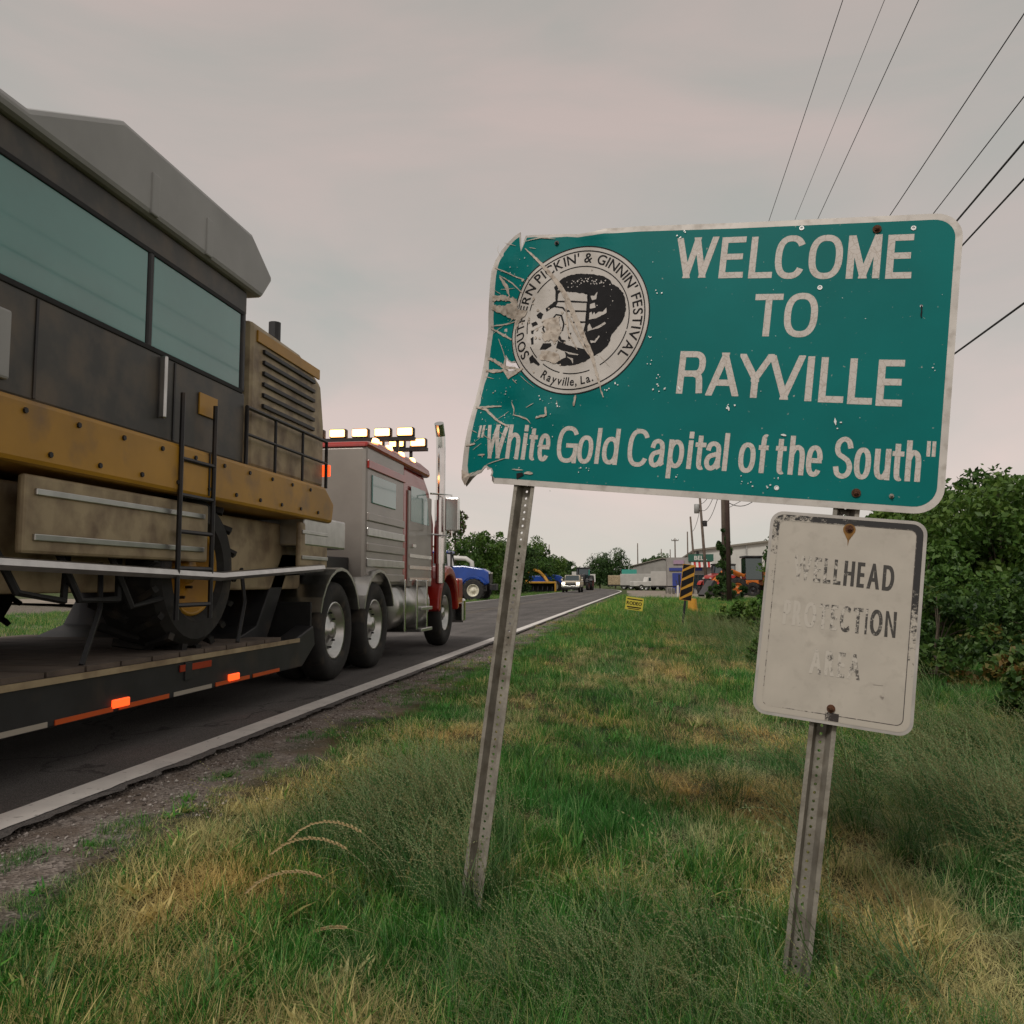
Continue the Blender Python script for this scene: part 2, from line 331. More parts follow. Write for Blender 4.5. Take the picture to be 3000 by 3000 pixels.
def fill2d(loops):
    cu = bpy.data.curves.new('tmp', 'CURVE'); cu.dimensions = '2D'; cu.fill_mode = 'BOTH'
    for lp in loops:
        s = cu.splines.new('POLY'); s.points.add(len(lp)-1); s.use_cyclic_u = True
        for i, p in enumerate(lp): s.points[i].co = (p[0], p[1], 0, 1)
    ob = bpy.data.objects.new('tmp', cu); me = bpy.data.meshes.new_from_object(ob)
    r = ([(v.co.x, v.co.y) for v in me.vertices], [tuple(p.vertices) for p in me.polygons])
    bpy.data.objects.remove(ob); bpy.data.curves.remove(cu); bpy.data.meshes.remove(me); return r
GRID = .02
def conform(shapes, h, name, m, parent, thick=0, cut=True):
    """flat shapes on the sheet, cut along one shared lattice so every layer bends alike"""
    bm = bmesh.new()
    for sh_ in shapes:
        vs, fs = sh_[:2]; dz_ = sh_[2] if len(sh_) > 2 else 0
        bv = [bm.verts.new((x, y, dz_)) for x, y in vs]
        for f in fs:
            try: bm.faces.new([bv[i] for i in f])
            except ValueError: pass
    for fc in bm.faces:
        if fc.normal.z == 0: fc.normal_update()
    if cut and bm.verts:
        us = [v.co.x for v in bm.verts]; vv = [v.co.y for v in bm.verts]
        for i in range(math.floor(min(us)/GRID), math.ceil(min(max(us), -.55)/GRID)+1):
            bmesh.ops.bisect_plane(bm, geom=bm.verts[:]+bm.edges[:]+bm.faces[:], plane_co=(i*GRID+1e-5, 0, 0), plane_no=(1, 0, 0), dist=1e-6)
        if min(us) < -.55:
            for i in range(math.floor(min(vv)/GRID), math.ceil(max(vv)/GRID)+1):
                bmesh.ops.bisect_plane(bm, geom=[g for g in bm.verts[:]+bm.edges[:]+bm.faces[:]], plane_co=(0, i*GRID+1e-5, 0), plane_no=(0, 1, 0), dist=1e-6)
        bmesh.ops.triangulate(bm, faces=bm.faces[:])
    for fc in bm.faces:
        fc.normal_update()
        if fc.normal.z < 0: fc.normal_flip()
    for v in bm.verts: v.co = spt(v.co.x, v.co.y, h+v.co.z)
    me = bpy.data.meshes.new(name); bm.to_mesh(me); bm.free(); me.materials.append(m if not isinstance(m, str) else M[m])
    o = bpy.data.objects.new(name, me); C.objects.link(o); o.parent = parent
    if thick:
        md = o.modifiers.new('t', 'SOLIDIFY'); md.thickness = thick; md.offset = -1
    return o
def inset(poly, d):
    n = len(poly); res = []
    for i in range(n):
        p0, p1, p2 = (Vector(poly[i-1]), Vector(poly[i]), Vector(poly[(i+1) % n]))
        e1 = (p1-p0).normalized(); e2 = (p2-p1).normalized(); n1 = Vector((-e1.y, e1.x)); n2 = Vector((-e2.y, e2.x))
        b = n1+n2; b = b/max(.5, b.dot(b)/2) if b.length > .01 else n1
        res.append(tuple(p1+b*d))
    return res
def arc(cx, cy, r, a0, a1, n=8): return [(cx+r*math.cos(R(lerp(a0, a1, i/n))), cy+r*math.sin(R(lerp(a0, a1, i/n)))) for i in range(n+1)]
outline = ([(-1.090, 0.0), (-.8, -.001), (-.5, .0)]+arc(.165, .075, .075, -90, 0)+arc(.165, .805, .075, 0, 90)
    + [(-.4, .880), (-.70, .884), (-.82, .880), (-.858, .868), (-.91, .864), (-.95, .868), (-1.02, .869), (-1.08, .871), (-1.104, .872), (-1.110, .850), (-1.1152, .822), (-1.121, .85), (-1.1281, .889),
       (-1.15, .880), (-1.175, .862), (-1.20, .835), (-1.218, .80), (-1.2275, .76), (-1.2275, .60), (-1.2250, .56), (-1.2275, .5), (-1.2275, .31), (-1.225, .29), (-1.2275, .27), (-1.2275, .12), (-1.2275, .05), (-1.218, .015), (-1.200, -.012),
       (-1.180, .016), (-1.165, .030), (-1.148, .036), (-1.138, .049), (-1.128, .056), (-1.124, .046), (-1.112, .050), (-1.104, .038), (-1.108, .026), (-1.097, .022), (-1.100, .010)])
green = ([(-1.090, .019), (-.8, .018), (-.5, .019)]+arc(.163, .077, .058, -90, 0)+arc(.163, .803, .058, 0, 90)
    + [(-.4, .861), (-.70, .865), (-.82, .862), (-.858, .856), (-.91, .853), (-.95, .858), (-1.02, .857), (-1.07, .862), (-1.098, .864), (-1.105, .845), (-1.1152, .816), (-1.123, .84), (-1.130, .872),
       (-1.148, .864), (-1.168, .847), (-1.188, .822), (-1.201, .79), (-1.207, .755), (-1.207, .60), (-1.203, .56), (-1.208, .5), (-1.207, .44), (-1.2, .40), (-1.207, .36), (-1.207, .31), (-1.203, .285), (-1.209, .26), (-1.208, .12), (-1.207, .06), (-1.20, .034),
       (-1.186, .030), (-1.165, .043), (-1.148, .046), (-1.138, .060), (-1.128, .062), (-1.118, .054), (-1.106, .052), (-1.098, .038), (-1.100, .026)])
hole = [(-1.1253, .4496), (-1.1253, .4235), (-1.1186, .4049), (-1.1012, .3922), (-1.0509, .3894), (-1.0431, .4006), (-1.0544, .4133), (-1.0741, .4167), (-1.0977, .4201), (-1.1148, .4311)]
holeb = [(-1.1253-.004, .456), (-1.135, .425), (-1.129, .398), (-1.108, .378), (-1.085, .370), (-1.050, .381), (-1.036, .400), (-1.05, .420), (-1.0741, .422), (-1.0977, .425), (-1.112, .435)]
def bulletholes():
    r = []
    for u, v in ((-.1304, .6598), (-.1975, .0461), (.147, .60), (-.1988, .8521), (.1107, .8372)):
        r.append(arc(u, v, .0042, 0, 330, 8))
    return r
def sign_green():
    m = mat('green_reflective_sheeting', (.0, .150, .142), .45, var=.12, scale=2.5, spec=.10, bump=.05, bscale=5)
    m.node_tree.nodes['Principled BSDF'].inputs['Base Color'].default_value = (.0, .150, .142, 1)
    t = m.node_tree; n = t.nodes; l = t.links; b = n['Principled BSDF']; src = b.inputs['Base Color'].links[0].from_socket
    tcn = n.new('ShaderNodeTexCoord')
    q = n.new('ShaderNodeTexNoise'); q.inputs['Scale'].default_value = 55; q.inputs['Detail'].default_value = 3; q.inputs['Roughness'].default_value = .6; l.new(tcn.outputs['Object'], q.inputs['Vector'])
    mr = n.new('ShaderNodeMapRange'); mr.inputs[1].default_value = .70; mr.inputs[2].default_value = .74; l.new(q.outputs[0], mr.inputs[0])
    x = n.new('ShaderNodeMix'); x.data_type = 'RGBA'; l.new(mr.outputs[0], x.inputs[0]); l.new(src, x.inputs[6]); x.inputs[7].default_value = (.30, .33, .30, 1)
    l.new(x.outputs[2], b.inputs['Base Color']); return m
def cracked_white():
    m = mat('crazed_white_sheeting', (.54, .485, .44), .55, var=.06, scale=20)
    t = m.node_tree; n = t.nodes; l = t.links; b = n['Principled BSDF']; src = b.inputs['Base Color'].links[0].from_socket
    tcn = n.new('ShaderNodeTexCoord')
    wq = n.new('ShaderNodeTexNoise'); wq.inputs['Scale'].default_value = 30; wq.inputs['Detail'].default_value = 4; l.new(tcn.outputs['Object'], wq.inputs['Vector'])
    av = n.new('ShaderNodeVectorMath'); av.operation = 'MULTIPLY_ADD'; l.new(wq.outputs['Color'], av.inputs[0]); av.inputs[1].default_value = (.03, .03, .03); l.new(tcn.outputs['Object'], av.inputs[2])
    c = n.new('ShaderNodeTexVoronoi'); c.feature = 'DISTANCE_TO_EDGE'; c.inputs['Scale'].default_value = 48; l.new(av.outputs[0], c.inputs['Vector'])
    mr = n.new('ShaderNodeMapRange'); mr.inputs[1].default_value = .0; mr.inputs[2].default_value = .07; mr.inputs[3].default_value = .6; mr.inputs[4].default_value = 0; l.new(c.outputs['Distance'], mr.inputs[0])
    x = n.new('ShaderNodeMix'); x.data_type = 'RGBA'; l.new(mr.outputs[0], x.inputs[0]); l.new(src, x.inputs[6]); x.inputs[7].default_value = (.30, .235, .18, 1)
    l.new(x.outputs[2], b.inputs['Base Color']); return m
M['green'] = sign_green(); M['crazed'] = cracked_white()
M['sheet'] = mat('bare_aluminium_border', (.50, .46, .42), .5, .15, var=.12, scale=10, col2=(.33, .29, .25), c2fac=(.52, .75), c2scale=22)
M['seal'] = mat('seal_white', (.50, .46, .42), .55, var=.08, scale=14, col2=(.38, .34, .29), c2fac=(.5, .8), c2scale=9)
M['ink'] = mat('black_ink', (.014, .013, .014), .7, var=.2, scale=30, spec=.15)
M['peel'] = mat('peeled_primer', (.47, .405, .34), .7, .1, var=.2, scale=45, col2=(.27, .21, .16), c2fac=(.5, .7), c2scale=60)
sign = sign_root('welcome_sign', 'large battered green welcome sign with torn left edge on two leaning posts', 'road sign')
panel = conform([fill2d([outline, hole]+bulletholes())], 0, 'sheet', 'sheet', sign, thick=.0028)
conform([fill2d([green, holeb]+bulletholes())], .0005, 'green_face', 'green', panel)
_gl = {}
def glyph(ch, off=0):
    k = (ch, off)
    if k not in _gl:
        cu = bpy.data.curves.new('t', 'FONT'); cu.body = ch; cu.size = 1; cu.offset = off; cu.resolution_u = 6; cu.dimensions = '2D'; cu.fill_mode = 'BOTH'
        ob = bpy.data.objects.new('t', cu); me = bpy.data.meshes.new_from_object(ob)
        vs = [(v.co.x, v.co.y) for v in me.vertices]; fs = [tuple(p.vertices) for p in me.polygons]
        bpy.data.objects.remove(ob); bpy.data.curves.remove(cu); bpy.data.meshes.remove(me)
        xs_ = [v[0] for v in vs]; _gl[k] = (vs, fs, min(xs_), max(xs_), min(v[1] for v in vs), max(v[1] for v in vs))
    return _gl[k]
CAPH = glyph('E')[5]
def embolden(vs, fs, tx, ty):
    """push a flat glyph's outline outwards, further across than up"""
    ec = {}
    for f in fs:
        for i in range(len(f)): ec[(f[i], f[(i+1) % len(f)])] = 1
    sg = sum((vs[f[1]][0]-vs[f[0]][0])*(vs[f[2]][1]-vs[f[0]][1])-(vs[f[1]][1]-vs[f[0]][1])*(vs[f[2]][0]-vs[f[0]][0]) for f in fs); sg = 1 if sg > 0 else -1
    nn = {}
    for (a, b) in ec:
        if (b, a) in ec: continue
        d = Vector((vs[b][0]-vs[a][0], vs[b][1]-vs[a][1]))
        if d.length < 1e-7: continue
        n = Vector((d.y, -d.x)).normalized()*sg
        nn.setdefault(a, []).append(n); nn.setdefault(b, []).append(n)
    r_ = []
    for i, p in enumerate(vs):
        if i in nn:
            n = sum(nn[i], Vector((0, 0)))/len(nn[i]); n = n/max(.45, n.length_squared)
            r_.append((p[0]+n.x*tx, p[1]+n.y*ty))
        else: r_.append(p)
    return r_
def letter(ch, u0, u1, v0, vs, off=0, fitv=None, tx=.0030, ty=.0008):
    g = glyph(ch, 0); u0 += tx; u1 -= tx; sx = (u1-u0)/(g[3]-g[2])
    if fitv: sy = (fitv-v0-2*ty)/(g[5]-g[4]); P_ = [(u0+(x-g[2])*sx, v0+ty+(y-g[4])*sy) for x, y in g[0]]
    else: P_ = [(u0+(x-g[2])*sx, v0+y*vs) for x, y in g[0]]
    return (embolden(P_, g[1], tx, ty), g[1])
def line_of(text, boxes, v0, cap, off=.042, cap_fit=True):
    return [letter(ch, a, b, v0-(.003 if ch in 'OC' else 0), cap/CAPH, off, (v0+cap+(.003 if ch in 'OC' else 0)) if cap_fit else None, .0042) for ch, (a, b) in zip(text, boxes)]
W1 = [(-.5720, -.4448), (-.4324, -.3588), (-.3424, -.2723), (-.2675, -.1817), (-.1701, -.0746), (-.0615, .0299), (.0457, .1145)]
W2 = [(-.3134, -.2314), (-.2244, -.1291)]
W3 = [(-.5226, -.4411), (-.4302, -.3362), (-.3376, -.2419), (-.2516, -.1532), (-.145, -.1244), (-.1066, -.0383), (-.0276, .0383), (.0481, .1165)]

def crom(P_, n=7):
    """smooth curve through the points"""
    P_ = [P_[0]]+list(P_)+[P_[-1]]; r_ = []
    for i in range(1, len(P_)-2):
        for j in range(n):
            t = j/n; a, b, c, d = P_[i-1:i+3]
            r_.append(tuple(.5*((2*b[k])+(-a[k]+c[k])*t+(2*a[k]-5*b[k]+4*c[k]-d[k])*t*t+(-a[k]+3*b[k]-3*c[k]+d[k])*t**3) for k in (0, 1)))
    return r_+[P_[-2]]
def sup(a0, a1, x0, x1, y0, y1, e=2.5, n=40):
    r_ = []
    for i in range(n+1):
        a = R(lerp(a0, a1, i/n)); c, s_ = math.cos(a), math.sin(a)
        r_.append(((x0+x1)/2+(x1-x0)/2*math.copysign(abs(c)**(2/e), c), (y0+y1)/2+(y1-y0)/2*math.copysign(abs(s_)**(2/e), s_)))
    return r_
X_ = .735
# grotesque letters as strokes: 'l' straight stroke cut level at top and bottom, 'c' curve
GR = {
 'W': [('l', (0, 1), (.27, 0)), ('l', (.27, 0), (.5, 1)), ('l', (.5, 1), (.73, 0)), ('l', (.73, 0), (1, 1))],
 'E': [('l', (0, 0), (0, 1)), ('h', (.0, 1), (1, 1)), ('h', (0, .52), (.9, .52)), ('h', (0, 0), (1, 0))],
 'L': [('l', (0, 0), (0, 1)), ('h', (0, 0), (1, 0))], 'I': [('l', (.5, 0), (.5, 1))], 'T': [('h', (0, 1), (1, 1)), ('l', (.5, 0), (.5, 1))],
 'C': [('c', sup(33, 327, 0, 1.06, 0, 1))], 'O': [('c', sup(0, 360, 0, 1, 0, 1))], 'G': [('c', sup(33, 330, 0, 1.04, 0, 1)), ('h', (.55, .47), (1, .47)), ('l', (1, 0), (1, .47))],
 'M': [('l', (0, 0), (0, 1)), ('l', (1, 0), (1, 1)), ('l', (.04, 1), (.5, 0)), ('l', (.5, 0), (.96, 1))],
 'R': [('l', (0, 0), (0, 1)), ('c', [(0, 1), (.55, 1)]+sup(88, -88, .2, 1, .47, 1, 2.6, 16)+[(.5, .47), (0, .47)]), ('c', crom([(.62, .47), (.86, .40), (.93, .22), (.97, -.06)]))],
 'A': [('l', (0, 0), (.5, 1)), ('l', (.5, 1), (1, 0)), ('h', (.2, .27), (.8, .27))], 'V': [('l', (0, 1), (.5, 0)), ('l', (.5, 0), (1, 1))], 'Y': [('l', (0, 1), (.5, .42)), ('l', (.5, .42), (1, 1)), ('l', (.5, 0), (.5, .46))],
 'h': [('l', (0, 0), (0, 1)), ('c', crom([(0, .52), (.22, .68), (.55, X_), (.88, .66), (1, .48), (1, .2), (1, -.07)]))],
 'u': [('l', (1, 0), (1, X_)), ('c', crom([(1, .22), (.78, .06), (.45, 0), (.12, .07), (0, .25), (0, .5), (0, X_+.06)]))],
 'i': [('l', (.5, 0), (.5, X_)), ('l', (.5, .93), (.5, 1))], 'l': [('l', (.5, 0), (.5, 1))],
 't': [('c', crom([(.38, .96), (.38, .6), (.38, .2), (.48, .03), (.75, -.01), (1, .01)])), ('h', (0, .68), (.95, .68))],
 'f': [('c', crom([(.42, -.07), (.42, .4), (.42, .82), (.52, .97), (.78, 1.01), (1, 1)])), ('h', (0, .68), (.95, .68))],
 'e': [('h', (.06, .38), (.94, .38)), ('c', sup(4, 322, 0, 1, 0, X_, 2.4))], 'o': [('c', sup(0, 360, 0, 1, 0, X_, 2.4))],
 'd': [('l', (1, 0), (1, 1)), ('c', sup(0, 360, 0, 1, 0, X_, 2.3))], 'p': [('l', (0, -.32), (0, X_)), ('c', sup(0, 360, 0, 1, 0, X_, 2.3))],
 'a': [('c', crom([(.06, .52), (.18, .68), (.5, X_), (.82, .67), (.92, .5), (.92, .2), (.95, .05), (1.04, 0)])), ('c', crom([(.92, .44), (.6, .40), (.2, .34), (.02, .20), (.12, .04), (.42, -.01), (.75, .08), (.92, .26)]))],
 'S': [('c', crom([(.98, .76), (.84, .94), (.5, 1.01), (.14, .92), (.04, .74), (.18, .59), (.5, .51), (.84, .41), (.99, .24), (.86, .06), (.5, -.01), (.14, .06), (.0, .25)]))],
 '"': [('l', (.12, .68), (.12, 1)), ('l', (.88, .68), (.88, 1))],
}
def gletter(ch, u0, u1, v0, cap, sw, tilt=0):
    res = []; k = 0
    def mp(p): y = v0+sw/2+p[1]*(cap-sw); return (u0+sw/2+p[0]*(u1-u0-sw), y)
    for st in GR[ch]:
        if st[0] in 'lh':
            a, b = Vector(mp(st[1])), Vector(mp(st[2])); d = (b-a).normalized(); n = Vector((-d.y, d.x))*sw/2; ext = sw/2 if (abs(d.x) < .01 or abs(d.y) < .01) else sw*1.2
            a2, b2 = a-d*ext, b+d*ext; q = [tuple(a2+n), tuple(a2-n), tuple(b2-n), tuple(b2+n)]
            lo, hi = min(a.y, b.y)-sw/2, max(a.y, b.y)+sw/2
            q = clip(clip(q, 1, hi, 1), 1, lo, -1)
            if abs(d.x) >= .01 and abs(d.y) >= .01: q = clip(clip(q, 0, max(a.x, b.x)+sw*.62, 1), 0, min(a.x, b.x)-sw*.62, -1)
            res.append((q, [tuple(range(len(q)))], k*.00012)); k += 1
        else:
            P_ = [mp(p) for p in st[1]]; closed = math.dist(P_[0], P_[-1]) < 1e-6
            if closed: P_ = P_[:-1]
            n_ = len(P_); A, B = [], []
            for i, p in enumerate(P_):
                q0 = P_[(i-1) % n_] if closed else P_[max(0, i-1)]; q1 = P_[(i+1) % n_] if closed else P_[min(n_-1, i+1)]
                d = Vector((q1[0]-q0[0], q1[1]-q0[1])); d = d.normalized() if d.length > 1e-9 else Vector((1, 0)); nn = Vector((-d.y, d.x))*sw/2
                A.append((p[0]+nn.x, p[1]+nn.y)); B.append((p[0]-nn.x, p[1]-nn.y))
            rg = range(n_ if closed else n_-1)
            res.append((A+B, [(i, (i+1) % n_, n_+(i+1) % n_, n_+i) for i in rg], k*.00012)); k += 1
    return res
def clip(poly, ax, lim, sgn):
    r_ = []
    for i in range(len(poly)):
        a, b = poly[i], poly[(i+1) % len(poly)]; ia = sgn*(a[ax]-lim) <= 0; ib = sgn*(b[ax]-lim) <= 0
        if ia: r_.append(a)
        if ia != ib:
            k = (lim-a[ax])/(b[ax]-a[ax]); r_.append((lerp(a[0], b[0], k), lerp(a[1], b[1], k)))
    return r_
def gline(spec, v_l, v_r, u_l, u_r, cap, sw):
    out_ = []
    for ch, a, b in spec:
        vm = lerp(v_l, v_r, ((a+b)/2-u_l)/(u_r-u_l)); o2 = .0022 if ch in 'OCGSoe' else 0
        out_ += gletter(ch, a, b, vm-o2, cap+2*o2, sw*(.66 if ch == '"' else 1))
    return out_
W4 = [('"', -1.184, -1.156), ('W', -1.146, -1.062), ('h', -1.060, -1.014), ('i', -1.006, -.990), ('t', -.984, -.954), ('e', -.9500, -.9090),
      ('G', -.8857, -.8160), ('o', -.8154, -.7645), ('l', -.7560, -.7410), ('d', -.7340, -.6816), ('C', -.6525, -.5870), ('a', -.5833, -.5340), ('p', -.5250, -.4765),
      ('i', -.4670, -.4500), ('t', -.4444, -.4110), ('a', -.4140, -.3634), ('l', -.3600, -.3440), ('o', -.3141, -.2655), ('f', -.2587, -.2300), ('t', -.2100, -.1792), ('h', -.1715, -.1280),
      ('e', -.1234, -.0793), ('S', -.0498, .0017), ('o', .0056, .0494), ('u', .0580, .1000), ('t', .1030, .1340), ('h', .1380, .1770), ('"', .1860, .2130)]
conform(gline([(c, *b) for c, b in zip('WELCOME', W1)], .7010, .6825, -.55, .11, .136, .0195), .0010, 'lettering', 'crazed', panel)
conform(gline([(c, *b) for c, b in zip('TO', W2)], .508, .507, -.3, -.1, .135, .0195), .0010, 'lettering', 'crazed', panel)
conform(gline([(c, *b) for c, b in zip('RAYVILLE', W3)], .3245, .3010, -.55, .11, .137, .0195), .0010, 'lettering', 'crazed', panel)
conform(gline(W4, .0840, .0890, -1.15, .17, .1165, .0142), .0010, 'lettering', 'crazed', panel)
# ---- seal
SU, SV, RU, RV = -.8750, .5640, .241, .257
def sp_(a, r): return (SU+RU*r*math.cos(a), SV+RV*r*math.sin(a))
def ring(r0, r1, a0=0, a1=2*PI, n=96):
    n = max(2, int(n*abs(a1-a0)/(2*PI)))
    vs = [sp_(lerp(a0, a1, i/n), r) for i in range(n+1) for r in (r0, r1)]
    return (vs, [(2*i, 2*i+1, 2*i+3, 2*i+2) for i in range(n)])
seal = conform([([(SU, SV)]+[sp_(2*PI*i/96, 1.0) for i in range(96)], [(0, i+1, (i+1) % 96+1) for i in range(96)])], .0013, 'seal', 'seal', panel)
def along(text, a0, a1, r, cap, off=.01, inner=False):
    ws = [(.28 if c == ' ' else (glyph(c, off)[3]-glyph(c, off)[2])+.13) for c in text]; tot = sum(ws); res = []; acc = 0
    for c, wd in zip(text, ws):
        if c != ' ':
            g = glyph(c, off); th0 = lerp(a0, a1, acc/tot); sc = cap/CAPH; per = (a1-a0)/tot
            vs = []
            for x, y in g[0]:
                th = th0+per*(x-g[2]+.06)
                rr = r+(-y if inner else y)*sc/.25
                vs.append(sp_(th, rr))
            res.append((vs, g[1]))
        acc += wd
    return res
ink = [ring(.985, 1.0), ring(.925, .94), ring(.715, .728, R(-56), R(-12)), ring(.715, .728, R(-10), R(118)), ring(.715, .728, R(128), R(150)), ring(.715, .728, R(157), R(170)), ring(.715, .728, R(182), R(196)), ring(.715, .728, R(212), R(226)), ring(.715, .728, R(236), R(258)), ring(.715, .728, R(262), R(292))]
ink += along("SOUTHERN PICKIN' & GINNIN' FESTIVAL", R(219), R(-37), .775, .032, .012)
ink += along('Rayville, La.', R(-119), R(-66), .880, .027, .016, inner=True)
main = [(-.9645,.6846),(-.9453,.7085),(-.9172,.7209),(-.8807,.7244),(-.8437,.7208),(-.8066,.7143),(-.7833,.7009),(-.7705,.6841),(-.7477,.6727),(-.7296,.6542),(-.7211,.6288),(-.7141,.5999),(-.7162,.5748),(-.7241,.5533),(-.7372,.5319),(-.7509,.5139),(-.7534,.4925),(-.76,.4746),(-.7741,.4601),(-.7869,.4493),(-.8069,.4383),(-.8262,.422),(-.8502,.4126),(-.8748,.4069),(-.9037,.4046),(-.9346,.415),(-.9562,.4238),(-.914,.4262),(-.8967,.4337),(-.9033,.4554),(-.9342,.4661),(-.9304,.4917),(-.8989,.4773),(-.876,.4702),(-.8388,.4632),(-.8391,.4921),(-.8411,.5211),(-.8443,.5866),(-.8454,.6233),(-.8475,.6527),(-.9015,.6592),(-.9277,.6615),(-.9399,.6692),(-.9528,.6545),(-.9506,.6247),(-.9546,.6136),(-.9718,.6026),(-.9853,.5915),(-.9907,.6028),(-.9739,.6175),(-.9586,.6285),(-.9632,.6621),(-.971,.6773)]
def rough(poly, amp=.0022, step=.006):
    r = []
    for i, p in enumerate(poly):
        q = poly[(i+1) % len(poly)]; d = math.dist(p, q); n = max(1, int(d/step))
        for j in range(n): r.append((lerp(p[0], q[0], j/n)+random.uniform(-amp, amp)*(j > 0), lerp(p[1], q[1], j/n)+random.uniform(-amp, amp)*(j > 0)))
    return r
ink.append(fill2d([rough(main, .0016)]))
for b in ([(-1.0197,.5806),(-1.008,.5918),(-.9956,.5842),(-1.0005,.5656),(-1.0124,.5694)], [(-1.0344,.5508),(-1.0184,.5582),(-1.0092,.547),(-1.0269,.5378)], [(-1.0307,.5247),(-1.0196,.5266),(-1.0193,.5117),(-1.0272,.5136)],
          [(-1.0264,.495),(-1.018,.5025),(-1.0124,.4766),(-1.0194,.4728)], [(-.9891,.4583),(-.9809,.4804),(-.9551,.4824),(-.9501,.4733),(-.9704,.4585)], [(-.897,.5174),(-.8881,.5192),(-.8907,.4973),(-.8982,.4991)],
          [(-1.0225,.4285),(-1.0127,.4397),(-.9951,.4215),(-.9818,.407),(-.9887,.4033),(-1.0053,.414),(-1.016,.4102)], [(-.9356,.5027),(-.925,.5064),(-.9198,.4954),(-.9046,.4918),(-.9068,.4809),(-.9225,.4881)]):
    ink.append(fill2d([rough(b, .001)]))
def stroke(pts, w0, w1=None, amp=0):
    """ragged ribbon along pts, w0 at the ends and w1 in the middle"""
    w1 = w1 or w0; P_ = []
    for i in range(len(pts)-1):
        n = max(2, int(math.dist(pts[i], pts[i+1])/.008))
        for j in range(n): P_.append((lerp(pts[i][0], pts[i+1][0], j/n), lerp(pts[i][1], pts[i+1][1], j/n)))
    P_.append(pts[-1]); a, b = [], []
    for i, p in enumerate(P_):
        q0, q1 = P_[max(0, i-1)], P_[min(len(P_)-1, i+1)]; d = Vector((q1[0]-q0[0], q1[1]-q0[1])).normalized(); n_ = Vector((-d.y, d.x))
        w = lerp(w0, w1, math.sin(PI*i/(len(P_)-1)))/2
        a.append((p[0]+n_.x*(w+random.uniform(-amp, amp)), p[1]+n_.y*(w+random.uniform(-amp, amp)))); b.append((p[0]-n_.x*(w+random.uniform(-amp, amp)), p[1]-n_.y*(w+random.uniform(-amp, amp))))
    k = len(P_); return (a+b, [(i, i+1, k+i+1, k+i) for i in range(k-1)])
for l_ in ([(-.9547,.6277),(-.9157,.6279),(-.8454,.6233)], [(-.9579,.6099),(-.9312,.6059),(-.9186,.5946),(-.845,.5921)], [(-.8473,.6233),(-.8424,.5502),(-.846,.5174)], [(-.8873,.554),(-.8438,.5556)],
           [(-.9629,.5654),(-.9503,.582),(-.9312,.5781),(-.9192,.5504),(-.9201,.5247)], [(-.9833,.5507),(-.9901,.5321),(-.9781,.5136)], [(-.8644,.6566),(-.8493,.6527),(-.8454,.6233)]):
    ink.append(stroke(l_, .0045, .006, .0005))
conform(ink, .0022, 'emblem_print', 'ink', panel)
wh = [fill2d([rough(p, .0008)]) for p in ([(-.8392,.6452),(-.8319,.6304),(-.8186,.6339),(-.8176,.6595),(-.8265,.645)], [(-.8372,.6158),(-.8216,.6211),(-.817,.6046),(-.836,.6012)],
      [(-.8352,.5866),(-.8284,.5901),(-.8252,.5792),(-.8194,.5901),(-.8146,.5809),(-.805,.5899),(-.7907,.5898),(-.78,.6042),(-.7777,.5861),(-.8094,.5682),(-.8339,.5629)],
      [(-.8349,.5429),(-.8304,.5501),(-.8191,.532),(-.7989,.5428),(-.7791,.5553),(-.7749,.5499),(-.7944,.5355),(-.8341,.5229)], [(-.9033,.4554),(-.8806,.4502),(-.8545,.445),(-.8558,.4414),(-.8872,.4447)],
      [(-.8211,.4922),(-.8065,.4904),(-.793,.5103),(-.7905,.5049),(-.8022,.4851),(-.8163,.4832)], [(-.8935,.4373),(-.8707,.4304),(-.8683,.4124),(-.8752,.4231)])]
def chip(u, v, r, n=6):
    a0 = random.random()*6; return ([(u+r*random.uniform(.5, 1.2)*math.cos(a0+2*PI*i/n), v+r*random.uniform(.5, 1.2)*math.sin(a0+2*PI*i/n)) for i in range(n)], [tuple(range(n))])
for _ in range(46):
    a = random.gauss(0, 1); wh.append(chip(-.865+a*.045, .697-.25*(a*.045)**2*8+random.gauss(0, .010), random.uniform(.0012, .0035)))
for _ in range(14): wh.append(chip(random.uniform(-.82, -.76), random.uniform(.44, .68), random.uniform(.001, .0025)))
conform(wh, .0030, 'emblem_print', 'seal', panel)
scr = [stroke([(-1.0979,.8243),(-1.0313,.7645),(-.9718,.7061),(-.9311,.6548),(-.8803,.5655),(-.8102,.446),(-.7516,.3008)], .003, .0165, .0018)]
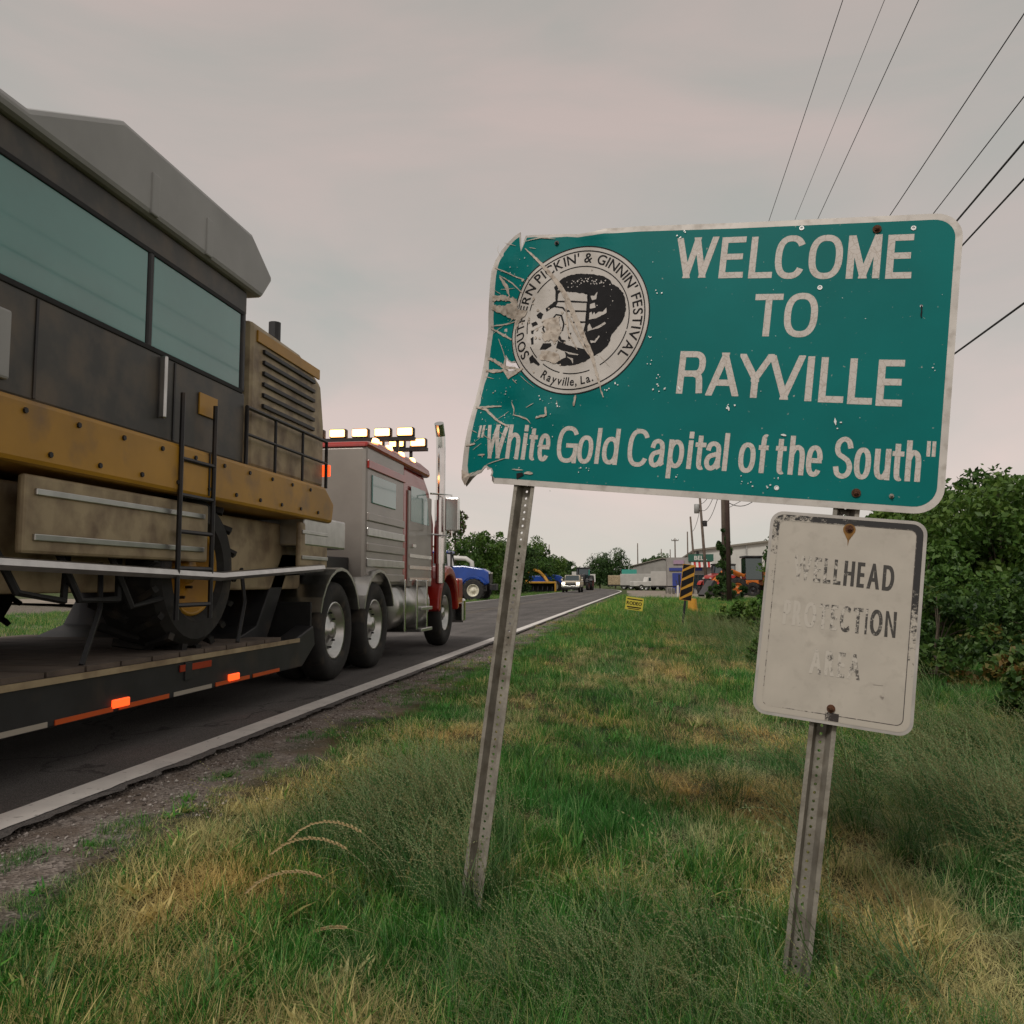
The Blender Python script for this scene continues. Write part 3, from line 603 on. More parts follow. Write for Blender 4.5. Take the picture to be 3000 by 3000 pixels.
for p, w0, w1 in (([(-1.215,.772),(-1.195,.7609),(-1.0869,.7088)], .003, .004), ([(-1.1919,.7404),(-1.133,.7042),(-1.0794,.6573)], .002, .004), ([(-1.215,.569),(-1.1926,.5702),(-1.1077,.5736)], .003, .005), ([(-1.215,.563),(-1.1865,.5501),(-1.1091,.5047)], .004, .008),
                  ([(-1.213,.455),(-1.1822,.445),(-1.1238,.4092),(-1.0514,.3881)], .008, .012), ([(-1.215,.27),(-1.1754,.2685),(-1.1115,.2706)], .003, .007), ([(-1.215,.268),(-1.1707,.2576),(-1.1118,.2156),(-1.0681,.1929)], .004, .0085), ([(-1.222,.127),(-1.1867,.1354)], .004, .008),
                  ([(-1.1687,.0953),(-1.1409,.0968)], .003, .006), ([(-1.1762,.5216),(-1.1411,.4651),(-1.1243,.4315)], .0015, .003), ([(-1.1243,.4315),(-1.1288,.4035),(-1.0944,.3679),(-1.0408,.3938)], .006, .012),
                  ([(-1.213,.41),(-1.13,.398)], .006, .012), ([(-1.13,.062),(-1.09,.075),(-1.05,.088)], .001, .003), ([(-.93,.655),(-.90,.52),(-.86,.46)], .003, .006), ([(-.92,.60),(-.86,.50),(-.815,.44)], .003, .008),
                  ([(-.78,.44),(-.745,.405)], .0008, .001), ([(-1.10,.85),(-1.04,.858),(-.99,.85)], .002, .004), ([(-1.19,.86),(-1.14,.84)], .001, .002), ([(-1.18,.69),(-1.12,.685)], .001, .002), ([(-1.03,.05),(-.99,.05)], .001, .004), ([(-.985,.04),(-.955,.042)], .003, .012), ([(-.845,.306),(-.846,.27)], .005, .008),
                  ([(-.905,.285),(-.90,.262)], .001, .002), ([(-1.07,.28),(-1.055,.255),(-1.052,.235)], .002, .005), ([(-.97,.225),(-.935,.235),(-.94,.262)], .003, .009), ([(-1.01,.26),(-.985,.275)], .001, .003), ([(-1.06,.235),(-1.03,.23),(-1.0,.22),(-.985,.205)], .001, .005), ([(-1.19,.735),(-1.16,.70),(-1.14,.66)], .004, .012)):
    scr.append(stroke(p, w0, w1, w1*.18))
scr.append(fill2d([rough([(-1.2152,.6711),(-1.1629,.6674),(-1.1068,.6464),(-1.0976,.6235),(-1.1084,.5782),(-1.1394,.5898),(-1.1716,.6072),(-1.2148,.6263),(-1.215,.640),(-1.16,.632),(-1.13,.638),(-1.16,.65),(-1.215,.655)], .003)]))
scr.append(fill2d([rough([(-1.1135,.6123),(-1.0562,.5978),(-1.06,.585),(-1.085,.57),(-1.0958,.5329),(-1.105,.55)], .003)]))
scr.append(fill2d([rough([(-.995,.558),(-.9428,.577),(-.924,.5217),(-.9402,.4776),(-.958,.494),(-.975,.485),(-.988,.50),(-.978,.53)], .004)]))
scr.append(fill2d([rough([(-.985,.45),(-.955,.455),(-.92,.44),(-.91,.425),(-.93,.412),(-.96,.42),(-.985,.43)], .004)]))
for _ in range(20):
    a_ = random.uniform(-.5, .5)+(PI if random.random() < .3 else 0); u_, v_ = random.uniform(-1.21, -1.03), random.uniform(.1, .85); l_ = random.uniform(.015, .07)
    scr.append(stroke([(max(-1.214, u_), v_), (max(-1.214, u_+l_*math.cos(a_)*.6), v_-l_*math.sin(a_)), (max(-1.214, u_+l_*math.cos(a_)*1.1), v_-l_*math.sin(a_)*1.7)], .0006, random.uniform(.001, .003), .0006))
for _ in range(34): scr.append(chip(random.gauss(-1.0, .07), random.gauss(.56, .09), random.uniform(.002, .006), 9))
conform(scr, .0038, 'peeled_scratch', 'peel', panel)
M['chip'] = mat('bare_metal_chip', (.62, .62, .60), .4, .3)
ch = [chip(-1.05+random.gauss(0, .08), .2+random.gauss(0, .10), random.uniform(.001, .003)) for _ in range(50)]+[chip(random.uniform(-1.19, -1.06), random.uniform(.08, .8), random.uniform(.001, .0028)) for _ in range(70)]
ch += [chip(u+random.gauss(0, .006), v+random.gauss(0, .006), random.uniform(.0012, .0035)) for u, v in ((-.62, .655), (-.63, .50), (-.59, .37), (-.585, .345), (-.56, .335), (-.61, .42), (-.72, .35), (-.74, .325), (-.36, .285), (-.05, .245), (-.20, .07), (-.22, .05), (-.28, .05), (-.49, .06), (-.77, .07), (-.80, .06), (-.90, .27), (-.55, .86), (-.57, .845), (.19, .42), (-.3, .06)) for _ in range(3)]
ch += [chip(random.uniform(-.7, .2), random.uniform(.03, .85), random.uniform(.0008, .0014)) for _ in range(26)]
ch += [stroke([(-.362,.288),(-.355,.272)], .002, .006, .001), stroke([(-.056,.262),(-.052,.240)], .002, .006, .001), stroke([(-.517,.345),(-.51,.333)], .002, .005, .001), stroke([(-.20,.205),(-.185,.203)], .002, .006, .001)]
conform(ch, .0042, 'paint_chip', 'chip', panel)
conform([fill2d([[(-1.0111,.0372),(-1.0083,.0188),(-.985,.034),(-.992,.042)]]), fill2d([[(-1.102,.03),(-1.096,.012),(-1.09,.004),(-1.096,.022)]]), stroke([(.147, .60), (.149, .565)], .003, .004, .001)], .0046, 'torn_crease', 'ink', panel)
# folded-over corner of bare metal at the lower left
fl = MB(); pts = [(-1.2275, .045, 0), (-1.195, .030, .006), (-1.165, .038, .010), (-1.138, .052, .014), (-1.146, .040, .030), (-1.170, .022, .038), (-1.2, -.012, .010), (-1.222, .012, 0)]
fl.add([spt(u, v, h+.003) for u, v, h in pts], [tuple(range(8))]); fl.build('folded_flap', 'peel', panel)
def bolt(u, v, parent, rad=.0095, m='rust', h=.003, washer=True):
    c = Vector(spt(u, v, h)); b = MB()
    if washer: b.tube(c, c+Vector((0, 0, .002)), rad*1.45, n=20)
    b.tube(c+Vector((0, 0, .002)), c+Vector((0, 0, .0085)), rad*.92, rad*.86, n=6); b.tube(c+Vector((0, 0, .0085)), c+Vector((0, 0, .012)), rad*.45, n=10)
    return b.build('bolt', m, parent)
bolt(.013, .8381, panel); bolt(.0176, .0464, panel); bolt(.1089, .044, panel, .005, 'galv'); bolt(-.9829, .8353, panel, .006, 'dark')
for u, v in ((-.1988, .8521), (.1107, .8372), (-.1304, .6598), (-.1975, .0461)):
    conform([ring_ for ring_ in [(lambda n=12: ([(u+r*math.cos(2*PI*i/n), v+r*math.sin(2*PI*i/n)) for i in range(n) for r in (.0042, .0072)], [(2*i, 2*i+1, (2*i+3) % (2*n), (2*i+2) % (2*n)) for i in range(n)]))()]], .0028, 'bullet_hole_rim', 'chip', panel, cut=False)

def u_channel(name, p_top, p_bot, yaw, parent, wd=.0395, dp=.034, pitch=.0254):
    """perforated U-channel post from p_bot to p_top in the sign's local frame; yaw turns it about its own axis"""
    p_top, p_bot = Vector(p_top), Vector(p_bot); Z = (p_top-p_bot); Ln = Z.length; Z.normalize()
    X = Vector((math.cos(yaw), 0, -math.sin(yaw))); X = (X-Z*X.dot(Z)).normalized(); F = X.cross(Z)  # F faces the viewer
    prof = [(-wd, 0), (-wd+.012, 0), (-.021, -dp*.55), (-.0145, -dp)]  # (across, depth)
    m = MB(); n = int(Ln/pitch)
    def P3(a, d, z): return p_bot+X*a+F*d+Z*z
    for sgn in (-1, 1):
        pr = [(sgn*abs(a), d) for a, d in prof]
        for i in range(3):
            (a0, d0), (a1, d1) = pr[i], pr[i+1]
            m.add([P3(a0, d0, 0), P3(a1, d1, 0), P3(a1, d1, Ln), P3(a0, d0, Ln)], [(0, 1, 2, 3)])
    hw = .0145; hr = .0048
    for i in range(n+1):
        z0, z1 = i*pitch, min(Ln, (i+1)*pitch)
        if z1-z0 < pitch*.99:
            m.add([P3(-hw, -dp, z0), P3(hw, -dp, z0), P3(hw, -dp, z1), P3(-hw, -dp, z1)], [(0, 1, 2, 3)]); break
        zc = (z0+z1)/2; sq = [(hw, 0), (hw, .5), (0, .5), (-hw, .5), (-hw, 0), (-hw, -.5), (0, -.5), (hw, -.5)]
        vo = [P3(a, -dp, zc+b*pitch) for a, b in sq]; vi = [P3(hr*math.cos(k*PI/4), -dp, zc+hr*math.sin(k*PI/4)) for k in range(8)]
        m.add(vo+vi, [(k, (k+1) % 8, 8+(k+1) % 8, 8+k) for k in range(8)])
    o = m.build(name, 'galv', parent)
    bm = bmesh.new(); bm.from_mesh(o.data); bmesh.ops.remove_doubles(bm, verts=bm.verts, dist=1e-5); bmesh.ops.recalc_face_normals(bm, faces=bm.faces); bm.to_mesh(o.data); bm.free()
    md = o.modifiers.new('t', 'SOLIDIFY'); md.thickness = .0035; md.offset = 0
    return o
def loc3(u, v, h=0): return (u*K, v*K-V0, h)
u_channel('post', loc3(-.9925, .86, -.0085), loc3(-.9660, -1.46, -.0085), R(0), sign)
u_channel('post', loc3(.013, .865, -.0120), loc3(-.0330, -1.46, -.0120), R(7), sign)

# ---------------------------------------------------------------- the wellhead sign on the right-hand post
well = sign_root('wellhead_sign', 'small faded white warning plate with worn black border below the green sign', 'road sign')
def rrect(u0, u1, v0, v1, r, n=6): return arc(u1-r, v0+r, r, -90, 0, n)+arc(u1-r, v1-r, r, 0, 90, n)+arc(u0+r, v1-r, r, 90, 180, n)+arc(u0+r, v0+r, r, 180, 270, n)
PH = .0085
def wshape(shapes, h, name, m, parent, thick=0):
    bm = bmesh.new()
    for vs, fs in shapes:
        bv = [bm.verts.new(loc3(x, y, h)) for x, y in vs]
        for f in fs:
            try: bm.faces.new([bv[i] for i in f])
            except ValueError: pass
    for fc in bm.faces:
        fc.normal_update()
        if fc.normal.z < 0: fc.normal_flip()
    me = bpy.data.meshes.new(name); bm.to_mesh(me); bm.free(); me.materials.append(M[m] if isinstance(m, str) else m)
    o = bpy.data.objects.new(name, me); C.objects.link(o); o.parent = parent
    if thick: md = o.modifiers.new('t', 'SOLIDIFY'); md.thickness = thick; md.offset = -1
    return o
WP = (.45, .405, .345)
def faded(name, ink_, x0, x1, lo, hi, ghost=(.50, .455, .395), y0=None, y1=None):
    """print that survives at one side and flakes away towards the other"""
    m = bpy.data.materials.new(name); m.use_nodes = True; t = m.node_tree; n = t.nodes; l = t.links; b = n['Principled BSDF']; b.inputs['Roughness'].default_value = .7
    tcn = n.new('ShaderNodeTexCoord'); s_ = n.new('ShaderNodeSeparateXYZ'); l.new(tcn.outputs['Object'], s_.inputs[0])
    def mr(src, a, b_, c, d):
        q = n.new('ShaderNodeMapRange'); q.inputs[1].default_value = a; q.inputs[2].default_value = b_; q.inputs[3].default_value = c; q.inputs[4].default_value = d; l.new(src, q.inputs[0]); return q.outputs[0]
    gx = mr(s_.outputs[0], x0*K, x1*K, lo, hi)
    if y0 is not None:
        gy = mr(s_.outputs[1], y0*K-V0, y1*K-V0, -.35, .12); ad0 = n.new('ShaderNodeMath'); l.new(gx, ad0.inputs[0]); l.new(gy, ad0.inputs[1]); gx = ad0.outputs[0]
    q = n.new('ShaderNodeTexNoise'); q.inputs['Scale'].default_value = 55; q.inputs['Detail'].default_value = 8; q.inputs['Roughness'].default_value = .75; l.new(tcn.outputs['Object'], q.inputs['Vector'])
    ad = n.new('ShaderNodeMath'); ad.operation = 'ADD'; l.new(gx, ad.inputs[0]); l.new(q.outputs[0], ad.inputs[1])
    f = mr(ad.outputs[0], .96, 1.06, 0, 1)
    x = n.new('ShaderNodeMix'); x.data_type = 'RGBA'; l.new(f, x.inputs[0]); x.inputs[6].default_value = (*ghost, 1); x.inputs[7].default_value = (*ink_, 1); l.new(x.outputs[2], b.inputs['Base Color'])
    return m
M['plate'] = mat('faded_white_plate', WP, .62, var=.07, scale=9, col2=(.36, .32, .27), c2fac=(.55, .85), c2scale=30)
M['plateedge'] = mat('plate_rim', (.40, .37, .34), .55, .2, var=.2, scale=12)
plate = wshape([fill2d([rrect(-.205, .205, -.598, -.022, .036)])], PH-.001, 'plate', 'plateedge', well, thick=.0028)
plate.rotation_euler = (0, 0, 0)
def band(o_, i_): return fill2d([o_, i_])
wshape([fill2d([rrect(-.197, .197, -.590, -.030, .030)])], PH-.0005, 'plate_face', 'plate', plate)
wshape([band(rrect(-.196, .196, -.589, -.031, .029), rrect(-.179, .179, -.572, -.048, .018))], PH, 'border_print', faded('worn_black_border', (.022, .02, .02), -.20, .19, .40, .66, WP, -.50, -.05), plate)
wshape([band(rrect(-.1805, .1805, -.5735, -.0465, .019), rrect(-.1785, .1785, -.5715, -.0485, .017))], PH+.0004, 'border_print', faded('border_outline', (.06, .05, .045), -.2, .2, .47, .62, WP), plate)
def wtext(txt, u0, u1, v0, cap, slope, m):
    off = .018; ws = [(glyph(c, off)[3]-glyph(c, off)[2]) for c in txt]; gap = .16; tot = sum(ws)+gap*(len(txt)-1); k = (u1-u0)/tot; x = u0; sh = []
    for c, wd in zip(txt, ws):
        sh.append(letter(c, x, x+wd*k, v0+slope*(x-u0), cap/CAPH, off, None, .0024, .0008)); x += (wd+gap)*k
    return wshape(sh, PH+.0003, 'lettering', m, plate)
wtext('WELLHEAD', -.130, .132, -.214, .068, -.02, faded('worn_ink_one', (.05, .045, .04), -.13, .04, .40, .66))
wtext('PROTECTION', -.1455, .1455, -.343, .068, 0, faded('worn_ink_two', (.05, .045, .04), -.14, .14, .34, .64))
wtext('AREA', -.064, .066, -.468, .066, 0, faded('worn_ink_three', (.09, .08, .07), -.1, .08, .33, .54))
M['stain'] = mat('rust_stain', (.22, .105, .02), .8, var=.3, scale=40)
wshape([([(.0082+.0165*math.cos(R(a)), -.060+.0165*math.sin(R(a))) for a in range(-20, 201, 20)]+[(.0055, -.090), (.0075, -.108), (.0095, -.090)], [tuple(range(15))])], PH+.0006, 'rust_stain', 'stain', plate)
wshape([([(-.013, -.5650), (.022, -.567), (.022, -.588), (-.013, -.588)], [(0, 1, 2, 3)])], PH+.0006, 'rust_stain', faded('sooty_stain', (.03, .022, .02), -.02, .02, .5, .6, WP), plate)
bolt(.0082, -.0581, plate, .0085, h=PH+.001); bolt(.0007, -.5552, plate, .0085, h=PH+.001)
st = [chip(.125+random.gauss(0, .003), -.505+random.gauss(0, .004), .004) for _ in range(3)]
wshape([stroke([(.10, -.475), (.125, -.474)], .0012), ]+st, PH+.0005, 'smudge', mat('grey_smudge', (.33, .29, .25), .8), plate)

for o_ in list(bpy.data.objects):
    if o_.name.split('.')[0] in ('emblem_print', 'paint_chip', 'torn_crease', 'smudge', 'peeled_scratch', 'lettering'): o_['kind'] = 'stuff'
# ---------------------------------------------------------------- wheels shared by the vehicles
def wheel(name, parent, c, r, w, rim, side=1, rimr=None, lugs=0, tread='tyre'):
    """name > tyre's rim: the wheel's tyre is the part, rim and hub are its sub-parts; side=+1 faces +x"""
    rimr = rimr or r*.56; h = w/2
    t = MB().lathe([(-h*.8, rimr), (-h, rimr*1.12), (-h, r*.88), (-h*.8, r*.97), (-h*.3, r), (h*.3, r), (h*.8, r*.97), (h, r*.88), (h, rimr*1.12), (h*.8, rimr)], (0, 0, 0), 'x', 32)
    if lugs:
        for i in range(lugs):
            for sg in (-1, 1):
                a = 2*PI*(i+(.5 if sg > 0 else 0))/lugs; rot = Matrix.Rotation(a, 3, 'X') @ Matrix.Rotation(sg*R(28), 3, 'Z')
                p = Matrix.Rotation(a, 3, 'X') @ Vector((sg*h*.5, 0, r)); t.box(p, (h*1.1, r*.07, r*.09), rot)
    wo = t.build(name, tread, parent, smooth=not lugs, loc=c)
    s = side
    m = MB().lathe([(s*h*.78, rimr*1.0), (s*h*.86, rimr*.97), (s*h*.80, rimr*.90), (s*h*.25, rimr*.84), (s*h*.2, rimr*.5), (s*h*.42, rimr*.36), (s*h*.55, rimr*.3), (s*h*.72, rimr*.28), (s*h*.72, 0.001)], (0, 0, 0), 'x', 28)
    m.build('rim', rim, wo, smooth=True)
    if rimr > .22:
        b = MB()
        for i in range(10):
            a = 2*PI*i/10; b.tube((s*h*.2, rimr*.62*math.cos(a), rimr*.62*math.sin(a)), (s*h*.42, rimr*.62*math.cos(a), rimr*.62*math.sin(a)), rimr*.035, n=6)
        nb = b.build('wheel_nut', 'dark', wo); nb['kind'] = 'stuff'
    return wo

# ---------------------------------------------------------------- the red lorry (parked at rest where it passes)
def make_truck():
    t = empty('tractor_unit', (-4.36, 9.45, 0), label='red bonneted truck tractor with amber roof lights hauling the lowboy past the sign', cat='truck')
    X = 1.22
    # bonnet: tapering cross-sections along y
    def loft(secs, name, m, parent, bevel=.03):
        b = MB(); k = len(secs[0][1]); vs = []
        for y, pr in secs: vs += [(x, y, z) for x, z in pr]
        fs = [(i*k+j, i*k+(j+1) % k, (i+1)*k+(j+1) % k, (i+1)*k+j) for i in range(len(secs)-1) for j in range(k)]+[tuple(range(k-1, -1, -1)), tuple(range((len(secs)-1)*k, len(secs)*k))]
        return b.add(vs, fs).build(name, m, parent, bevel=bevel)
    def sec(w, z0, z1, ch): return [(-w, z0), (-w, z1-ch), (-w+ch, z1), (w-ch, z1), (w, z1-ch), (w, z0)]
    loft([(3.45, sec(.86, .95, 1.98, .16)), (4.3, sec(.80, .95, 1.88, .18)), (5.05, sec(.72, .92, 1.72, .20)), (5.22, sec(.62, .95, 1.55, .15))], 'bonnet', 'red', t, .05)
    for s in (-1, 1):   # front wings
        f = MB(); pr = []
        for i in range(13):
            a = R(180-15*i); pr.append((4.12+.72*math.cos(a), .58+.70*math.sin(a)))
        for i in range(13):
            a = R(15*i); pr.append((4.12+.60*math.cos(a), .55+.58*math.sin(a)))
        x0, x1 = (.72, 1.24) if s > 0 else (-1.24, -.72)
        f.prism(pr, 'x', x0, x1); f.box(((x0+x1)/2, 5.0, .86), (.5, .34, .44)); f.build('wing', 'red', t, bevel=.03)
        MB().box(((x0+x1)/2, 5.185, .93), (.30, .03, .17)).build('headlight', 'chrome', t, bevel=.01)
        wheel('wheel', t, (s*1.04, 4.12, .52), .52, .28, 'alu', s, .29)
    MB().box((0, 5.36, .52), (2.46, .16, .42)).build('bumper', 'chrome', t, bevel=.04)
    g = MB().box((0, 5.24, 1.22), (1.02, .06, .62)).build('grille', 'chrome', t, bevel=.02)
    # cab with raked screen
    MB().prism([(1.75, .95), (1.75, 2.56), (1.85, 2.60), (2.9, 2.58), (3.2, 2.40), (3.5, 1.92), (3.5, .95)], 'x', -1.12, 1.12).build('cab', 'red', t, bevel=.05)
    MB().add([(-1.0, 3.215, 2.42), (1.0, 3.215, 2.42), (1.0, 3.49, 1.98), (-1.0, 3.49, 1.98)], [(0, 1, 2, 3)]).build('windscreen', 'glass', t)
    for s in (-1, 1):
        d = MB().box((s*1.128, 2.62, 1.62), (.03, 1.30, 1.34)).build('door', 'silver', t, bevel=.012)
        MB().add([(s*1.146, 2.08, 1.86), (s*1.146, 3.10, 1.86), (s*1.146, 3.0, 2.22), (s*1.146, 2.85, 2.36), (s*1.146, 2.08, 2.36)], [(0, 1, 2, 3, 4)]).build('window', 'teal', d)
        MB().box((s*1.16, 2.16, 1.52), (.04, .16, .04)).build('handle', 'chrome', d)
        r_ = MB()
        for z in (1.05, 1.22, 1.38): r_.box((s*1.150, 2.62, z), (.012, 1.22, .05))
        r_.build('trim', 'chrome', d)
        # mirror
        a = MB().path([(s*1.1, 3.32, 2.38), (s*1.42, 3.42, 2.36), (s*1.42, 3.42, 1.72), (s*1.12, 3.36, 1.75)], .016).build('mirror_arm', 'chrome', t)
        MB().box((s*1.43, 3.44, 2.06), (.22, .09, .52)).build('mirror', 'chrome', a, bevel=.02)
        # exhaust stack ahead of the door
        st = MB().tube((s*1.20, 3.60, 1.0), (s*1.20, 3.60, 3.15), .075, n=16).tube((s*1.20, 3.60, 1.3), (s*1.20, 3.60, 2.3), .10, n=16)
        st.path([(s*1.20, 3.60, 3.12), (s*1.20, 3.58, 3.32), (s*1.20, 3.46, 3.5)], .075, 14); st.build('exhaust_stack', 'chrome', t, smooth=False)
        # steps, fuel tank, fairing
        MB().lathe([(1.25, .001), (1.25, .30), (1.28, .33), (2.85, .33), (2.88, .30), (2.88, .001)], (s*.90, 0, .70), 'y', 28).build('fuel_tank', 'alu', t, smooth=True)
        for y in (1.5, 2.1, 2.65): MB().box((s*.9, y, .70), (.69, .05, .69)).build('tank_strap', 'chrome', t, bevel=.01)
        MB().box((s*1.14, 2.55, .34), (.26, .62, .05)).box((s*1.14, 2.55, .64), (.26, .62, .05)).build('step', 'alu', t, bevel=.01)
    # sleeper: ribbed pale panels under a red roof
    sl_ = MB().box((0, .92, 1.80), (2.30, 1.62, 1.66)).build('sleeper', 'silver', t, bevel=.05)
    for s in (-1, 1):
        for i, z in enumerate((1.06, 1.24, 1.42, 1.60, 1.78)):
            MB().box((s*1.160, .92, z), (.025, 1.54, .10)).build('ribbed_panel', 'alu' if i % 2 else 'silver', sl_, bevel=.01)
        MB().box((s*1.155, .80, 2.12), (.02, .98, .34)).build('window', 'teal', sl_, bevel=.01)
        MB().box((s*1.162, .92, 2.40), (.025, 1.56, .10)).build('stripe', 'red', sl_, bevel=.008)
    MB().prism([(.08, 2.60), (.12, 2.67), (.6, 2.72), (2.5, 2.74), (3.0, 2.70), (3.1, 2.62), (3.0, 2.58)], 'x', -1.17, 1.17).build('roof', 'red', t, bevel=.04)
    # two rows of amber lamps on a roof rack
    lb = MB().box((.1, 2.05, 3.02), (2.2, .10, .05)).box((.1, 2.75, 2.98), (2.2, .10, .05)); [lb.box((x, y, 2.85), (.04, .04, .36)) for x in (-.85, 0, .95) for y in (2.05, 2.75)]
    lb = lb.build('light_rack', 'dark', t)
    for y, z in ((2.05, 3.13), (2.75, 3.09)):
        for i in range(7):
            lh = MB().box((-.92+i*.33, y+.03, z-.01), (.25, .10, .135)).build('lamp_housing', 'dark', lb, bevel=.02)
            MB().box((-.92+i*.33, y-.025, z-.01), (.21, .06, .10)).build('amber_lamp', 'amberlamp', lh, bevel=.012)
    for i in range(5): MB().box((-.8+i*.4, 3.05, 2.72), (.12, .07, .05), taper=.7).build('marker_lamp', 'amberlamp', t)
    for i in range(4): MB().box((1.15, .45+i*.55, 2.725), (.06, .16, .05), taper=.7).build('marker_lamp', 'amberlamp', t)
    # chassis and drive wheels
    for s in (-1, 1): MB().box((s*.43, 1.1, .80), (.09, 6.6, .26)).build('chassis_rail', 'dark', t)
    for y in (-.9, .42):
        for s in (-1, 1):
            wheel('wheel', t, (s*1.06, y, .51), .51, .27, 'alu', s, .30); wheel('wheel', t, (s*.76, y, .51), .51, .26, 'dark', s, .30)
            MB().prism([(y+.60*math.cos(R(a)), .56+.60*math.sin(R(a))) for a in range(15, 166, 15)]+[(y+.57*math.cos(R(a)), .56+.57*math.sin(R(a))) for a in range(165, 14, -15)], 'x', s*.62, s*1.24).build('mudguard', 'alu', t)
        MB().tube((-1.0, y, .51), (1.0, y, .51), .07).build('axle', 'dark', t)
    MB().box((0, -.24, 1.0), (.9, 1.1, .08)).build('fifth_wheel', 'dark', t)
    MB().box((0, -1.62, .62), (2.4, .04, .40)).build('mud_flap', 'black', t)
    return t
make_truck()
M['tapeorange'] = mat('red_orange_reflective_tape', (.62, .10, .02), .35); M['tapewhite'] = mat('dirty_white_tape', (.4, .36, .3), .5)
def make_trailer():
    t = empty('lowboy_trailer', (-4.36, 0, 0), label='long black lowboy trailer with orange side marker lamps carrying the yellow harvester', cat='trailer')
    MB().prism([(-7, .27), (-7, .50), (6.7, .50), (7.2, .62), (7.7, 1.28), (9.7, 1.30), (9.7, 1.12), (7.8, 1.06), (7.35, .40), (6.8, .27)], 'x', -.95, .95).build('main_beam', 'dark', t, bevel=.01)
    for s in (-1, 1):
        MB().prism([(-7, .24), (-7, .49), (7.3, .49), (7.75, .60), (7.8, .42), (7.5, .24)], 'x', s*1.08, s*1.26).build('side_rail', 'dark', t, bevel=.012)
        MB().box((s*1.266, .3, .485), (.014, 14.2, .035)).build('rub_rail', 'tan', t)
        for i in range(9): MB().box((s*1.268, -5.2+i*1.42, .29), (.02, .16, .05)).build('marker_lamp', 'redlamp', t, bevel=.006)
        for i in range(7): MB().box((s*1.264, -5.6+i*1.85, .40), (.016, .09, .12)).build('stake_pocket', 'dark', t, bevel=.004)
        for i in range(6): MB().box((s*1.267, -4.9+i*2.1, .425), (.006, .42, .045)).build('reflector', 'red', t)
    for s in (-1, 1):
        for i in range(24): MB().box((s*1.2635, -6.6+i*.58, .262), (.006, .50 if i % 2 else .54, .028)).build('reflective_tape', 'tapeorange' if i % 3 else 'tapewhite', t)
        for i in range(5):   # chain binders from deck to machine
            y = -1.2+i*1.9; MB().path([(s*1.17, y, .53), (s*1.10, y+.25, .85), (s*.98, y+.42, 1.12)], .018, 5).build('chain_binder', 'dark', t)
    for i in range(42): MB().box((0, -6.6+i*.33, .515), (2.46, .31, .03)).build('deck_plank', 'wood', t)
    for y in (-5.9, -4.7):
        for s in (-1, 1): wheel('wheel', t, (s*.98, y-2.2, .45), .45, .3, 'dark', s, .24)
    MB().box((0, -7.6, .60), (1.7, 1.6, .2)).build('rear_frame', 'dark', t)
    # coiled chains and binders on the gooseneck
    MB().box((.95, 8.2, 1.5), (.5, 1.1, .30)).build('tool_box', 'alu', t, bevel=.02)
    return t
make_trailer()
